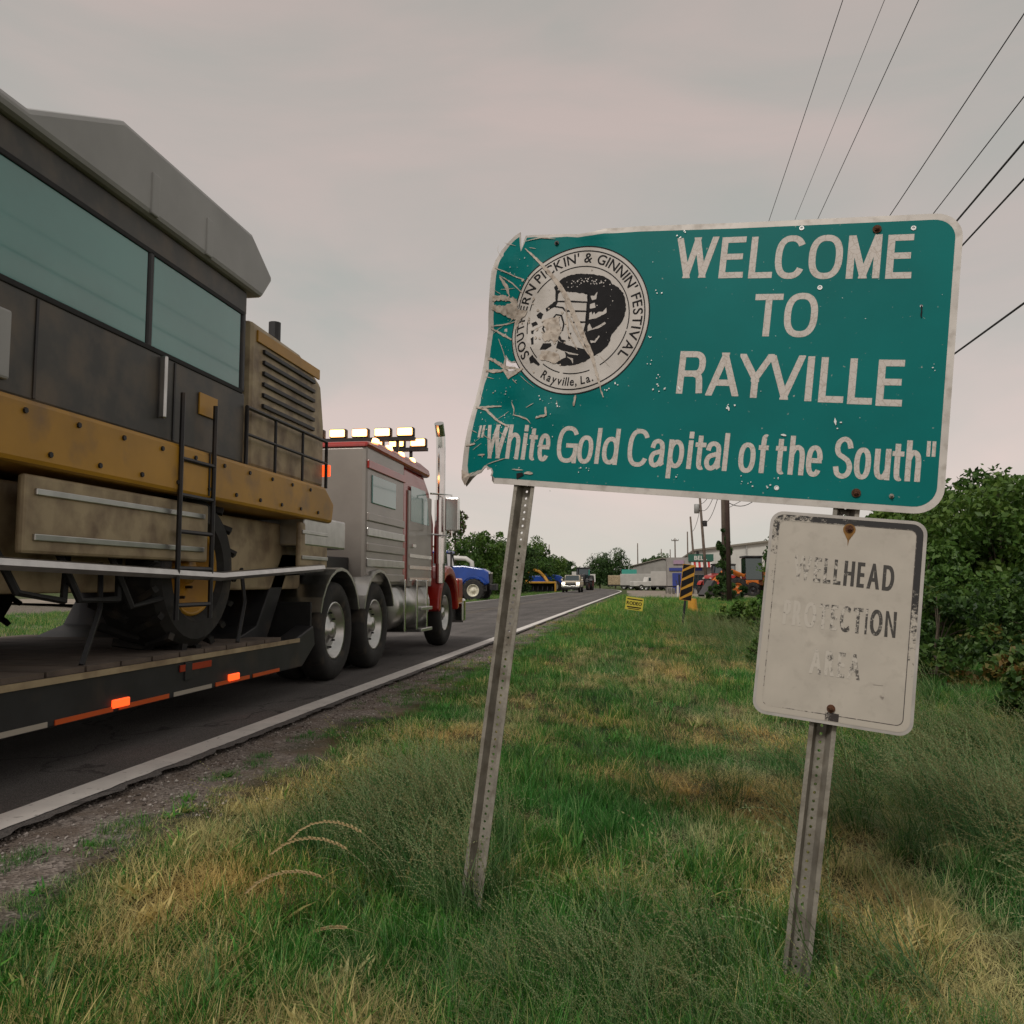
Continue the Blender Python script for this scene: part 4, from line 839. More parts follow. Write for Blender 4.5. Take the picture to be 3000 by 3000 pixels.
def make_harvester():
    t = empty('harvester', (-4.36, .45, .53), label='big yellow harvester with grey roofed glass cab riding on the trailer deck', cat='harvester')
    z0 = -.53
    def bx(name, c, d, m, parent=t, bevel=.02): return MB().box((c[0], c[1], c[2]+z0), d).build(name, m, parent, bevel=bevel)
    # long yellow body sill and dusty cream panels under it
    MB().prism([(-1.5, 1.62+z0), (-1.5, 1.95+z0), (7.6, 1.95+z0), (7.85, 1.80+z0), (7.8, 1.60+z0)], 'x', -1.24, 1.24).build('sill', 'yellow', t, bevel=.03)
    bx('underframe', (0, 3.2, 1.25), (1.9, 9.0, .62), 'tan')
    for s in (-1, 1):
        for i, (y, l_) in enumerate(((.2, 1.4), (4.45, 1.9), (7.45, .7))):
            p = bx('side_panel', (s*1.17, y, 1.36), (.05, l_, .42), 'tan')
            for z in (1.24, 1.48): bx('panel_rib', (s*1.20, y, z), (.02, l_*.92, .035), 'alu', p, .004)
        for y in (1.95, 5.33): wheel('wheel', t, (s*.92, y, .56), .56, .50, 'yellow', s, .33, lugs=18)
        MB().path([(s*1.22, 3.2, 1.1+z0), (s*1.24, 5.5, 1.05+z0), (s*1.22, 7.6, 1.15+z0)], .035).build('hydraulic_pipe', 'alu', t)
        # platform handrail
        h = MB().path([(s*1.20, 5.95, 1.95+z0), (s*1.20, 5.95, 2.42+z0), (s*1.20, 7.7, 2.42+z0), (s*1.20, 7.7, 1.95+z0)], .018).path([(s*1.20, 5.95, 2.2+z0), (s*1.20, 7.7, 2.2+z0)], .014)
        for y in (6.5, 7.1): h.tube((s*1.20, y, 1.95+z0), (s*1.20, y, 2.42+z0), .014, n=6)
        h.build('handrail', 'dark', t)
    # rear engine house
    e = MB().prism([(6.15, 1.95+z0), (6.15, 3.22+z0), (7.2, 3.20+z0), (7.75, 3.02+z0), (7.85, 2.6+z0), (7.85, 1.95+z0)], 'x', -1.12, 1.12).build('engine_house', 'tan', t, bevel=.05)
    for s in (-1, 1):
        for i in range(6): bx('louvre', (s*1.13, 6.95, 2.52+i*.095), (.03, 1.15, .035), 'dark', e, .004)
        bx('yellow_stripe', (s*1.128, 6.95, 3.10), (.02, 1.4, .10), 'yellow', e, .004)
    MB().tube((.8, 7.3, 3.1+z0), (.8, 7.3, 3.55+z0), .06).build('exhaust', 'dark', t)
    # cab: dark lower panel, teal glass, dark header, grey roof
    c = bx('cab_base', (0, 3.7, 2.24), (2.36, 4.5, .58), 'cabgrey')
    for s in (-1, 1):
        for y0, y1 in ((1.55, 2.95), (3.02, 4.55), (4.62, 5.85)):
            MB().box((s*1.16, (y0+y1)/2, 2.86+z0), (.03, y1-y0, .62)).build('side_window', 'teal', t, bevel=.006)
        for y in (1.5, 2.985, 4.585, 5.9): bx('pillar', (s*1.15, y, 2.86), (.07, .07, .66), 'dark')
    MB().box((0, 5.92, 2.86+z0), (2.2, .03, .62)).build('rear_window', 'teal', t); MB().box((0, 1.48, 2.86+z0), (2.2, .03, .62)).build('windscreen', 'teal', t)
    bx('header', (0, 3.7, 3.27), (2.36, 4.5, .20), 'cabgrey')
    MB().prism([(1.2, 3.37+z0), (1.15, 3.44+z0), (3.35, 3.46+z0), (4.15, 3.84+z0), (5.9, 3.84+z0), (6.3, 3.60+z0), (6.1, 3.37+z0)], 'x', -1.24, 1.24).build('roof', 'greyroof', t, bevel=.06)
    pass
    bx('seat', (0, 3.6, 2.75), (.5, .5, .6), 'dark')
    bx('console', (.3, 2.6, 2.7), (.5, .4, .5), 'dark')
    for s in (-1, 1):
        bv = MB()
        for y in np.arange(-1.2, 7.6, .42): bv.tube((s*1.24, y, 1.88+z0), (s*1.252, y, 1.88+z0), .016, n=6).tube((s*1.24, y+.2, 1.68+z0), (s*1.252, y+.2, 1.68+z0), .016, n=6)
        bv.build('bolt_row', 'dark', t)['kind'] = 'stuff'
        for y in (.9, 3.1, 5.3): bx('seam', (s*1.242, y, 1.785), (.012, .018, .31), 'dark', t, .002)
        for y in (2.4, 3.55, 4.9): bx('seam', (s*1.182, y, 2.24), (.012, .02, .54), 'dark', c, .002)
        bx('grab_handle', (s*1.21, 4.72, 2.3), (.05, .03, .42), 'alu', c, .01); bx('service_hatch', (s*1.19, 3.0, 2.2), (.03, .7, .36), 'greyroof', c, .015)
        bx('warning_label', (s*1.19, 5.35, 2.3), (.012, .26, .16), 'yellow', c, .002); bx('window_rubber', (s*1.165, 3.7, 2.535), (.04, 4.4, .035), 'black', t, .006); bx('window_rubber', (s*1.165, 3.7, 3.175), (.04, 4.4, .035), 'black', t, .006)
        for y in (4.5, 5.2): bx('roof_rib', (s*1.23, y, 3.52), (.04, .09, .28), 'greyroof', t, .01)
        for k_ in range(3): MB().path([(s*1.0, 3.3+k_*.5, 1.5+z0), (s*1.18, 3.5+k_*.5, .95+z0-.05*k_), (s*1.15, 3.9+k_*.5, .9+z0), (s*.95, 4.2+k_*.5, 1.3+z0)], .022).build('hose', 'black', t)
        bx('tail_lamp', (s*1.1, 7.87, 2.15), (.16, .04, .12), 'redlamp', t, .01)
    # ladder
    l_ = MB()
    for y in (4.9, 5.35): l_.tube((1.25, y, .75+z0), (1.25, y, 2.3+z0), .018, n=6)
    for i in range(5): l_.tube((1.25, 4.9, .85+i*.25+z0), (1.25, 5.35, .85+i*.25+z0), .016, n=6)
    l_.build('ladder', 'dark', t)
    return t
make_harvester()

# ---------------------------------------------------------------- vehicles and machines down the road
def tractor(name, x, y, rz, label, body='blue', rim='cream', sc=1, cat='tractor', group=None, cabm='glass', roofm=None, z=None):
    t = empty(name, (x, y, gz(x, y) if z is None else z), rz, label, cat, group); t.scale = (sc,)*3
    MB().prism([(.35, 1.0), (.35, 1.95), (1.2, 1.98), (2.3, 1.80), (2.62, 1.62), (2.68, 1.0), (2.3, .85)], 'x', -.42, .42).build('bonnet', body, t, bevel=.06)
    MB().box((0, 2.69, 1.28), (.62, .04, .52)).build('grille', 'dark', t, bevel=.01)
    for s in (-1, 1): MB().box((s*.30, 2.68, 1.56), (.16, .05, .10)).build('headlight', 'cream', t, bevel=.01)
    MB().box((0, .8, .78), (.55, 3.2, .42)).build('chassis', 'dark', t)
    c = MB().prism([(-1.15, 1.1), (-1.25, 2.65), (.30, 2.65), (.42, 1.9), (.42, 1.1)], 'x', -.72, .72).build('cab', cabm, t, bevel=.03)
    MB().box((0, -.45, 2.73), (1.55, 1.75, .16)).build('roof', roofm or body, t, bevel=.05)
    for s in (-1, 1):
        MB().tube((s*.72, .33, 2.62), (s*.72, .44, 1.2), .035, n=6).tube((s*.72, -1.22, 2.62), (s*.72, -1.15, 1.2), .035, n=6).build('cab_pillar', 'dark', t)
        MB().prism([(-.55+1.02*math.cos(R(a)), .85+1.0*math.sin(R(a))) for a in range(20, 176, 15)]+[(-.55+.94*math.cos(R(a)), .85+.92*math.sin(R(a))) for a in range(175, 19, -15)], 'x', s*.72, s*1.22).build('mudguard', body, t)
        MB().prism([(1.9+.74*math.cos(R(a)), .66+.74*math.sin(R(a))) for a in range(30, 166, 15)]+[(1.9+.69*math.cos(R(a)), .66+.69*math.sin(R(a))) for a in range(165, 29, -15)], 'x', s*.66, s*1.0).build('wing', body, t)
        wheel('wheel', t, (s*.98, -.55, .85), .85, .46, rim, s, .45, lugs=16); wheel('wheel', t, (s*.86, 1.9, .62), .62, .34, rim, s, .34, lugs=14)
    MB().tube((.5, .55, 1.6), (.5, .55, 2.75), .05).build('exhaust', 'dark', t)
    MB().box((0, 2.85, .8), (.7, .35, .35)).build('front_weight', 'dark', t, bevel=.03)
    return t
tractor('tractor', -12.35, 52, R(-92), 'blue tractor with cream wheel rims half hidden by the red truck', sc=1.12)
tractor('tractor', -12.9, 104, R(-88), 'blue tractor behind the yellow open fronted machine left of the pickup', sc=1.15)
tractor('tractor', -8.6, 121, R(176), 'black tractor with red front following the oncoming pickup', body='dark', rim='red', roofm='dark', cabm='glass', sc=1.15)
# white folding loader arm behind the first blue tractor
t = empty('sprayer_boom', (-12.6, 57, gz(-12.6, 57)), R(-90), 'white curved pipe and frame standing behind the nearest blue tractor', 'sprayer')
MB().path([(0, -1.3, 0), (0, -1.3, 2.2), (0, -1.0, 2.7), (0, -.3, 2.9), (0, .6, 2.85), (0, 1.0, 2.6), (0, 1.1, 1.6)], .16, 10).build('pipe', 'white', t, smooth=True)
MB().box((0, 0, .8), (1.2, 2.6, .3)).build('frame', 'white', t, bevel=.04)
for s in (-1, 1): wheel('wheel', t, (s*.8, 0, .5), .5, .3, 'white', s)
# yellow header with curved arm
t = empty('windrower_header', (-12.3, 97.5, gz(-12.3, 97)), R(2), 'yellow open fronted machine with curved arm on the far verge', 'farm machine')
MB().box((0, 0, 1.22), (4.6, 1.3, .22)).build('top_beam', 'yellow', t, bevel=.04)
for s in (-1, 1): MB().box((s*2.25, 0, .68), (.16, 1.4, 1.1)).build('end_plate', 'yellow', t, bevel=.03)
MB().box((0, .35, .65), (4.3, .5, .95)).build('dark_mouth', 'void', t)
for i in range(8): MB().tube((-1.9+i*.54, -.55, .35), (-1.9+i*.54, -.1, .95), .03, n=6).build('tine', 'dark', t)
MB().path([(-1.2, .6, 1.3), (-1.1, .7, 2.3), (-.5, .7, 2.75), (.3, .7, 2.5), (.9, .7, 1.9), (1.3, .5, 1.3)], .17, 8).build('arm', 'yellow', t)
MB().box((0, 1.6, 1.5), (2.0, 1.4, 1.0)).build('drive_housing', 'blue', t, bevel=.06)
# oncoming pickup
def pickup(x, y, rz, label, name='pickup_truck', body='beige', lit=True, group=None, sc=1.0):
    t = empty(name, (x, y, .0), rz, label, 'pickup', group); t.scale = (sc,)*3
    MB().prism([(-2.8, .62), (-2.8, 1.22), (2.1, 1.22), (2.75, 1.12), (2.9, .95), (2.9, .55), (-2.8, .55)], 'x', -.96, .96).build('body', body, t, bevel=.07)
    MB().prism([(-.95, 1.2), (-.75, 1.83), (.55, 1.86), (1.28, 1.2)], 'x', -.80, .80).build('cab', body, t, bevel=.06)
    MB().add([(-.72, .60, 1.82), (.72, .60, 1.82), (.78, 1.24, 1.24), (-.78, 1.24, 1.24)], [(0, 1, 2, 3)]).build('windscreen', 'glass', t)
    for s in (-1, 1):
        MB().add([(s*.812, -.65, 1.28), (s*.812, 1.02, 1.28), (s*.812, .5, 1.76), (s*.812, -.6, 1.76)], [(0, 1, 2, 3)]).build('side_window', 'glass', t)
        MB().box((s*1.08, 1.0, 1.35), (.2, .1, .2)).build('mirror', body, t, bevel=.03)
        MB().box((s*.76, 2.90, .96), (.30, .06, .20)).build('headlight', 'headlamp' if lit else 'chrome', t, bevel=.02)
        for yy in (-1.75, 1.85): wheel('wheel', t, (s*.86, yy, .40), .40, .26, 'alu', s, .25)
    g = MB().box((0, 2.915, .92), (1.15, .04, .30)).build('grille', 'dark', t)
    MB().box((0, 2.94, .93), (1.15, .03, .06)).build('grille_bar', 'chrome', g)
    MB().box((0, 2.98, .62), (1.9, .14, .20)).build('bumper', 'chrome', t, bevel=.03)
    MB().box((0, 2.93, .42), (1.5, .1, .18)).build('air_dam', 'dark', t)
    return t
pickup(-7.7, 93, R(180), 'beige pickup truck driving towards the camera with lit headlights')
tractor('tractor', 6.1, 70.5, R(150), 'dark blue and red tractor facing the road beside the striped marker', body='red', rim='orange', roofm='dark', sc=.95)
tractor('tractor', 11.6, 77, R(112), 'orange tractor parked before the dark barn door', body='orange', rim='dark', roofm='dark', sc=1.2)
tractor('tractor', 10.6, 71, R(70), 'orange tractor with rounded bonnet behind the orange wheel loader', body='orange', rim='dark', roofm='dark', sc=.95)
t = empty('wheel_loader', (7.9, 64, gz(8, 64)), R(98), 'orange wheel loader with raised arm beside the warehouse', 'loader')
MB().prism([(-2.2, .9), (-2.2, 2.1), (-.6, 2.3), (-.4, .9)], 'x', -1.0, 1.0).build('engine_cover', 'orange', t, bevel=.35, bseg=5)
MB().box((0, .2, 2.1), (1.3, 1.2, 1.6)).build('cab', 'glass', t, bevel=.05); MB().box((0, .2, 2.98), (1.45, 1.4, .14)).build('roof', 'dark', t, bevel=.03)
for s in (-1, 1):
    MB().path([(s*.5, .9, 1.6), (s*.5, 2.0, 2.1), (s*.5, 3.1, 1.0)], .13, 6).build('lift_arm', 'orange', t)
    for yy in (-1.3, 1.5): wheel('wheel', t, (s*.95, yy, .72), .72, .45, 'orange', s, .38, lugs=14)
MB().prism([(2.9, .3), (3.9, .25), (3.2, 1.3), (3.0, 1.2)], 'x', -1.2, 1.2).build('bucket', 'dark', t, bevel=.02)
# white box trailers, implements, bollards on the lot
M['dusty'] = mat('dusty_white_cladding', (.44, .42, .39), .6, var=.12, scale=.9)
def box_trailer(x, y, rz, L_, H, label, m='dusty'):
    t = empty('box_trailer', (x, y, gz(x, y)), rz, label, 'trailer'); MB().box((0, 0, .75+H/2), (2.4, L_, H)).build('body', m, t, bevel=.05)
    for i in range(int(L_/1.2)): MB().box((1.215, -L_/2+.6+i*1.2, .75+H/2), (.02, .04, H*.92)).build('wall_seam', 'alu', t)
    MB().box((0, 0, .65), (2.3, L_, .16)).build('chassis', 'dark', t)
    MB().box((0, -L_/2-.01, .75+H/2), (2.2, .03, H*.86)).build('rear_door', m, t, bevel=.01)
    for s in (-1, 1):
        for yy in (-L_*.3, -L_*.3+1.1): wheel('wheel', t, (s*1.0, yy, .45), .45, .26, 'alu', s)
    return t
box_trailer(3.4, 116, R(70), 4.6, 1.9, 'white box trailer parked across the lot left of the striped marker')
box_trailer(-.6, 128, R(60), 5.5, 1.7, 'low pale trailer at the far end of the lot by the road')
box_trailer(-3.4, 138, R(85), 4.5, 1.5, 'small white trailer furthest down the road', 'tan')
pickup(.9, 121, R(-70), 'white pickup parked nose out in front of the white box trailer', body='white', lit=False)['category'] = 'pickup'
def disc_plough(x, y, rz, label):
    t = empty('disc_harrow', (x, y, gz(x, y)), rz, label, 'farm machine')
    MB().box((0, 0, .75), (2.8, .12, .12)).box((0, -.7, .75), (2.8, .12, .12)).box((.9, -.35, .75), (.12, .8, .12)).box((-.9, -.35, .75), (.12, .8, .12)).build('frame', 'dark', t)
    for yy in (0, -.7):
        for i in range(7): MB().lathe([(-.02, .001), (.0, .30), (.02, .001)], (-1.2+i*.4, yy, .33), 'x', 14).build('disc', 'alu', t)
    MB().tube((0, .05, .75), (0, .5, 1.35), .05).tube((0, -.3, .8), (0, -.3, 1.9), .08).build('hitch', 'dark', t)
    return t
disc_plough(3.2, 84, R(20), 'dark disc harrow on the pale lot left of the striped marker')
disc_plough(5.4, 88, R(-15), 'dark disc harrow behind the striped marker post')
for x, y, l_ in ((2.5, 66, 'white bollard left of the striped marker at the lot edge'), (4.6, 66.5, 'white bollard right of the striped marker at the lot edge')):
    tag(MB().tube((0, 0, 0), (0, 0, .85), .09, n=14).lathe([(.85, .09), (.92, .06), (.94, .001)], (0, 0, 0), 'z', 14).build('bollard', 'white', loc=(x, y, gz(x, y))), l_, 'bollard', 'white bollards at the lot edge')

# ---------------------------------------------------------------- buildings
def text_obj(txt, m, parent, loc, size, rot=(R(90), 0, 0), sx=1, bold=0):
    sh = []; x = 0
    for c in txt:
        if c == ' ': x += .35; continue
        g = glyph(c, 0); sh.append((embolden([((a-g[2]+x)*size*sx, b*size) for a, b in g[0]], g[1], size*.03, size*.02), g[1])); x += g[3]-g[2]+.12
    wid = x*size*sx; v = []; f = []
    for vs, fs in sh:
        o_ = len(v); v += [(a-wid/2, b, 0) for a, b in vs]; f += [tuple(i+o_ for i in q) for q in fs]
    o = MB().add(v, f).build('lettering', m, parent); o.location = loc; o.rotation_euler = rot; return o
M['shade'] = mat('weathered_grey_wall', (.30, .28, .26), .7, var=.15, scale=.8)
t = empty('warehouse', (5.9, 100, -.1), 0, 'long white metal warehouse with dark doorway behind the orange tractors', 'building')
def gable(x0, x1, z0, z1, zr, y0, y1):
    xm = (x0+x1)/2
    return [(x0, z0), (x0, z1), (xm, zr), (x1, z1), (x1, z0)]
MB().prism([(0, 0), (0, 4.8), (18, 6.9), (36, 4.8), (36, 0)], 'y', 0, 34).build('wall', 'build', t)
for i in range(60):
    x = .3+i*.6
    if x < 35.9: MB().box((x, -.02, 2.2), (.05, .04, 4.4)).build('cladding_rib', 'build', t)
MB().prism([(-.3, 4.75), (-.3, 4.95), (18, 7.1), (36.3, 4.95), (36.3, 4.75), (18, 6.9)], 'y', -.35, 34.3).build('roof', 'galv', t)
MB().box((9.2, -.05, 1.9), (3.2, .06, 3.8)).build('doorway', 'void', t); MB().box((9.2, -.09, 3.85), (3.5, .06, .12)).build('lintel', 'dark', t)
MB().tube((.15, -.12, 0), (.15, -.12, 4.7), .16, n=8).build('downpipe', 'dark', t); MB().tube((5.6, -.12, 0), (5.6, -.12, 5.3), .07, n=8).build('downpipe', 'alu', t)
M['signgreen'] = mat('dark_green_sign', (.02, .10, .07), .5); M['awnred'] = mat('awning_red', (.42, .03, .03), .7); M['signpink'] = mat('pink_lilac_panel', (.36, .25, .34), .6); M['signblue'] = mat('blue_panel', (.03, .05, .25), .6)
t = empty('roadside_shop', (3.0, 92, -.1), R(0), 'low shop with green fascia and red and white striped awning behind the striped marker', 'building')
MB().box((1.7, 2.5, 1.9), (4.6, 5, 3.8)).build('wall', 'shade', t)
f = MB().box((2.9, -.08, 3.75), (2.6, .14, .75)).build('fascia', 'signgreen', t); text_obj('BELL', 'white', f, (2.9, -.16, 3.52), .62)
MB().box((.6, -.08, 3.3), (1.1, .14, .4)).build('sign_panel', 'signpink', t); MB().box((1.3, -.06, 2.55), (3.4, .12, .3)).build('sign_panel', 'signblue', t)
for i in range(9): MB().prism([(0, 3.35), (-.7, 2.75), (-.68, 2.72), (.02, 3.3)], 'x', 1.9+i*.24, 1.9+(i+1)*.24-.004).build('awning_stripe', 'awnred' if i % 2 else 'white', t)
MB().box((2.6, -.03, 1.2), (1.6, .05, 1.5)).build('shop_window', 'glass', t); MB().box((.4, -.03, 1.1), (.95, .05, 2.1)).build('door', 'signblue', t)
t = empty('low_building', (-2.5, 165, -.1), 0, 'pale low building with sloping roof at the far end of the lot', 'building')
MB().prism([(0, 0), (0, 4.2), (6, 5.6), (12, 4.2), (12, 0)], 'y', 0, 12).build('wall', 'shade', t); MB().prism([(-.3, 4.2), (6, 5.75), (12.3, 4.2), (12.3, 4.35), (6, 5.95), (-.3, 4.35)], 'y', -.3, 12.3).build('roof', 'galv', t)
MB().box((3, -.03, 1.6), (1.6, .05, 1.2)).build('window', 'glass', t); MB().box((8, -.03, 1.4), (2.6, .05, 2.8)).build('door', 'signpink', t)

# ---------------------------------------------------------------- small roadside signs
M['markery'] = mat('faded_yellow_sheeting', (.56, .27, .025), .45, var=.12, scale=8)
t = empty('object_marker', (1.02, 24.2, gz(1.02, 24.2)), R(6), 'tall yellow and black diagonally striped marker on a leaning post', 'road sign'); t.rotation_euler = (0, R(7), R(6))
MB().box((0, .02, .5), (.06, .03, 1.6)).build('post', 'dark', t)
wdt, hgt, zb = .34, 1.0, .76
pl = MB().box((0, 0, zb+hgt/2), (wdt, .004, hgt)).build('panel', 'markery', t, bevel=.0)
def clip(poly, ax, lim, sgn):
    r = []
    for i in range(len(poly)):
        a, b = poly[i], poly[(i+1) % len(poly)]; ia = sgn*(a[ax]-lim) <= 0; ib = sgn*(b[ax]-lim) <= 0
        if ia: r.append(a)
        if ia != ib:
            k = (lim-a[ax])/(b[ax]-a[ax]); r.append((lerp(a[0], b[0], k), lerp(a[1], b[1], k)))
    return r
for i in range(-2, 5):
    z = zb+.05+i*.26
    p = [(-wdt/2-.1, z-.06), (wdt/2+.1, z+.30-.06+.06), (wdt/2+.1, z+.15+.30), (-wdt/2-.1, z+.15)]
    for ax, lim, sg in ((0, wdt/2-.012, 1), (0, -wdt/2+.012, -1), (1, zb+hgt-.012, 1), (1, zb+.012, -1)):
        if p: p = clip(p, ax, lim, sg)
    if len(p) > 2: MB().add([(x, -.0045, z_) for x, z_ in p], [tuple(range(len(p)))]).build('stripe', 'ink', pl)
tag(MB().lathe([(0, .22), (.02, .22), (.55, .18), (.57, .001)], (0, 0, 0), 'z', 18).build('barrel', 'markery', loc=(2.05, 38, gz(2.05, 38))), 'yellow plastic barrel low behind the striped marker', 'barrel')
M['yardy'] = mat('yellow_corrugated_board', (.60, .50, .06), .6)
t = empty('yard_sign', (-.40, 28.5, gz(-.4, 28.5)), R(5), 'small tilted yellow rodeo sign stuck in the grass by the road', 'sign'); t.rotation_euler = (0, R(8), R(5))
b = MB().box((0, 0, .46), (.58, .01, .42)).build('board', 'yardy', t); text_obj('RODEO', 'ink', b, (0, -.012, .42), .155, bold=0, sx=.9)
MB().box((0, -.008, .60), (.50, .004, .035)).box((0, -.008, .345), (.46, .004, .04)).box((0, -.008, .29), (.38, .004, .022)).build('print_bar', 'ink', b)
for s in (-1, 1): MB().tube((s*.18, .01, -.1), (s*.18, .01, .6), .006, n=6).build('wire_stake', 'alu', t)
for x, y, h, l_ in ((-9.9, 124, 2.1, 'small white road sign on a post beyond the black tractor'), (-8.4, 140, 1.9, 'smaller white road sign furthest along the left verge')):
    t = empty('road_sign', (x, y, 0), 0, l_, 'road sign', 'white road signs on the left verge'); MB().box((0, .03, h/2), (.08, .05, h)).build('post', 'galv', t)
    MB().box((0, 0, h-.1), (1.0, .02, 1.3)).build('panel', 'white', t)
M['teal_s'] = mat('teal_banner', (.05, .33, .27), .6)
t = empty('shop_banner', (-2.6, 150, 0), 0, 'teal roadside banner sign at the far end of the road', 'sign'); MB().box((0, 0, 2.6), (2.6, .1, 1.5)).build('panel', 'teal_s', t); MB().tube((-1, .1, 0), (-1, .1, 3.2), .08).tube((1, .1, 0), (1, .1, 3.2), .08).build('post', 'galv', t)

# ---------------------------------------------------------------- utility poles and cables
def pole(x, y, h, label, lean=0, m='wood', arm=None, transformer=False, lamp=False, r=.14):
    t = empty('utility_pole', (x, y, gz(x, y)-.2), 0, label, 'utility pole', 'utility poles along the right side of the road')
    tx = lean
    MB().tube((0, 0, 0), (tx, 0, h), r, r*.62, 12).build('pole', m, t, smooth=True)
    if arm:
        za, wa = arm; xx = tx*za/h
        a = MB().box((xx, -.12, za), (wa*2, .11, .13)).build('crossarm', 'wood', t)
        for q in (-1, -.45, .45, 1): MB().tube((xx+q*wa*.95, -.12, za+.06), (xx+q*wa*.95, -.12, za+.24), .035, .05, 8).build('insulator', 'dark', a)
    if transformer:
        z_ = h-1.6; MB().lathe([(0, .001), (0, .24), (.8, .24), (.84, .2), (.86, .001)], (-.36+tx*z_/h, -.1, z_-.4), 'z', 16).build('transformer', 'greyroof', t, smooth=True)
        MB().lathe([(0, .001), (0, .2), (.5, .2), (.54, .001)], (.34+tx*z_/h, -.1, z_-1.6), 'z', 14).build('meter_box', 'dark', t)
    if lamp:
        zl = h*.80; MB().path([(tx*.8, 0, zl), (-.5, -.1, zl+.35), (-1.3, -.2, zl+.3)], .03).box((-1.5, -.2, zl+.28), (.5, .18, .10)).build('lamp_arm', 'galv', t)
    return t
PX = 5.3
pole(PX-.15, 57, 13.4, 'thick grey wooden pole with street lamp arm and climbing vines', arm=(13.0, 1.0), lamp=True, r=.17)
pole(4.75, 50, 11.0, 'dark brown wooden pole right beside the vine covered pole', m='woodd', r=.15)
pole(5.6, 79, 9.6, 'leaning grey pole with transformer above the striped awning', lean=-.55, arm=(9.2, .8), transformer=True, r=.16)
pole(5.45, 93, 8.4, 'bare leaning pole just left of the transformer pole', lean=-.5, r=.15)
pole(5.5, 111, 7.9, 'short thin pole behind the striped marker', r=.12)
pole(5.3, 150, 9.0, 'pole with dark box near its top above the box trailer', transformer=False, arm=(8.6, .6), r=.16)
pole(5.0, 168, 7.8, 'thin pole furthest right of the far pale building', r=.13)
pole(5.1, 260, 11.5, 'distant thin pole above the small trees of the lot', r=.2)
pole(-1.4, 190, 10.0, 'tall lone pole where the road disappears', r=.17)
pole(-.2, 215, 7.5, 'low far pole right of where the road disappears', r=.15)
pole(-27, 150, 8.5, 'far pole left of centre above the small trees', r=.15); pole(-21, 190, 10, 'slender far pole between the road end trees', r=.17)
pole(5.4, -22, 13.4, 'thick pole beside the verge nearest the camera', arm=(13.0, 1.0), r=.17)
def cable(pts, r, label, sag=0, y0=57, y1=-22):
    (x0, z0), (x1, z1) = pts; P_ = [(lerp(x0, x1, i/40), lerp(y0, y1, i/40), lerp(z0, z1, i/40)-sag*4*(i/40)*(1-i/40)) for i in range(41)]
    return tag(MB().path(P_, r, 5).build('power_cable', 'wire'), label, 'cable', 'cables strung between the roadside poles')
cable(((4.3, 13.1), (4.55, 14.9)), .0095, 'leftmost thin high power cable above the green sign', .35)
cable(((5.15, 13.15), (5.35, 14.3)), .0072, 'middle thin high power cable above the green sign', .25)
cable(((6.0, 13.2), (6.2, 14.9)), .0105, 'third high power cable above the green sign', .3)
cable(((5.5, 9.3), (5.5, 9.4)), .0095, 'single cable crossing the sky right of the three high cables', .2)
cable(((5.5, 8.0), (5.5, 8.25)), .0090, 'thin cable above the two thick cables at the right', .15)
cable(((5.5, 7.3), (5.5, 7.75)), .017, 'upper of the two thick cables right of the green sign', .2)
cable(((5.5, 6.8), (5.5, 7.2)), .015, 'lower of the two thick cables right of the green sign', .2)
cable(((5.5, 5.9), (5.5, 5.35)), .017, 'thick low cable meeting the right edge of the green sign', .55)
for (xa, ya, za), (xb, yb, zb_), sg, l_ in (((5.1, 57, 9.2), (5.2, 79, 8.2), .7, 'upper slack cable between the vine pole and the transformer pole'), ((5.1, 57, 8.5), (5.2, 79, 7.6), .9, 'middle slack cable between the vine pole and the transformer pole'),
                                     ((5.1, 57, 7.6), (5.2, 79, 6.6), 1.0, 'lower slack cable between the vine pole and the transformer pole'), ((4.8, 50, 5.6), (8.6, 52, 9.8), 1.6, 'loop of cable hanging right of the dark brown pole'), ((5.2, 79, 8.4), (5.1, 93, 6.5), .6, 'slack cable between the transformer pole and the bare pole')):
    P_ = [(lerp(xa, xb, i/16), lerp(ya, yb, i/16), lerp(za, zb_, i/16)-sg*4*(i/16)*(1-i/16)) for i in range(17)]
    tag(MB().path(P_, .022, 5).build('power_cable', 'wire'), l_, 'cable', 'cables strung between the roadside poles')
# lattice floodlight tower at the right edge
t = empty('lattice_tower', (27.6, 56, -.1), R(20), 'steel lattice tower with railed platform at the right edge of the picture', 'tower')
def legp(i, z): a = PI/4+i*PI/2; r_ = lerp(2.6, .9, z/13.6); return Vector((r_*math.cos(a), r_*math.sin(a), z))
for i in range(4): MB().tube(legp(i, 0), legp(i, 13.6), .07, .05, 6).build('leg', 'dark', t)
br = MB()
for i in range(4):
    for k in range(7):
        z0_, z1_ = k*1.94, (k+1)*1.94; br.tube(legp(i, z0_), legp((i+1) % 4, z1_), .03, n=5).tube(legp((i+1) % 4, z0_), legp(i, z1_), .03, n=5).tube(legp(i, z1_), legp((i+1) % 4, z1_), .03, n=5)
br.build('bracing', 'dark', t)
MB().box((0, 0, 13.7), (3.4, 3.4, .10)).build('platform', 'dark', t); rl = MB()
for i in range(4):
    c_ = [(-1.7, -1.7), (1.7, -1.7), (1.7, 1.7), (-1.7, 1.7)]; (ax, ay), (bx_, by) = c_[i], c_[(i+1) % 4]
    for z in (14.2, 14.7): rl.tube((ax, ay, z), (bx_, by, z), .025, n=5)
    for k in range(4): rl.tube((lerp(ax, bx_, k/4), lerp(ay, by, k/4), 13.7), (lerp(ax, bx_, k/4), lerp(ay, by, k/4), 14.7), .025, n=5)
rl.build('railing', 'dark', t)

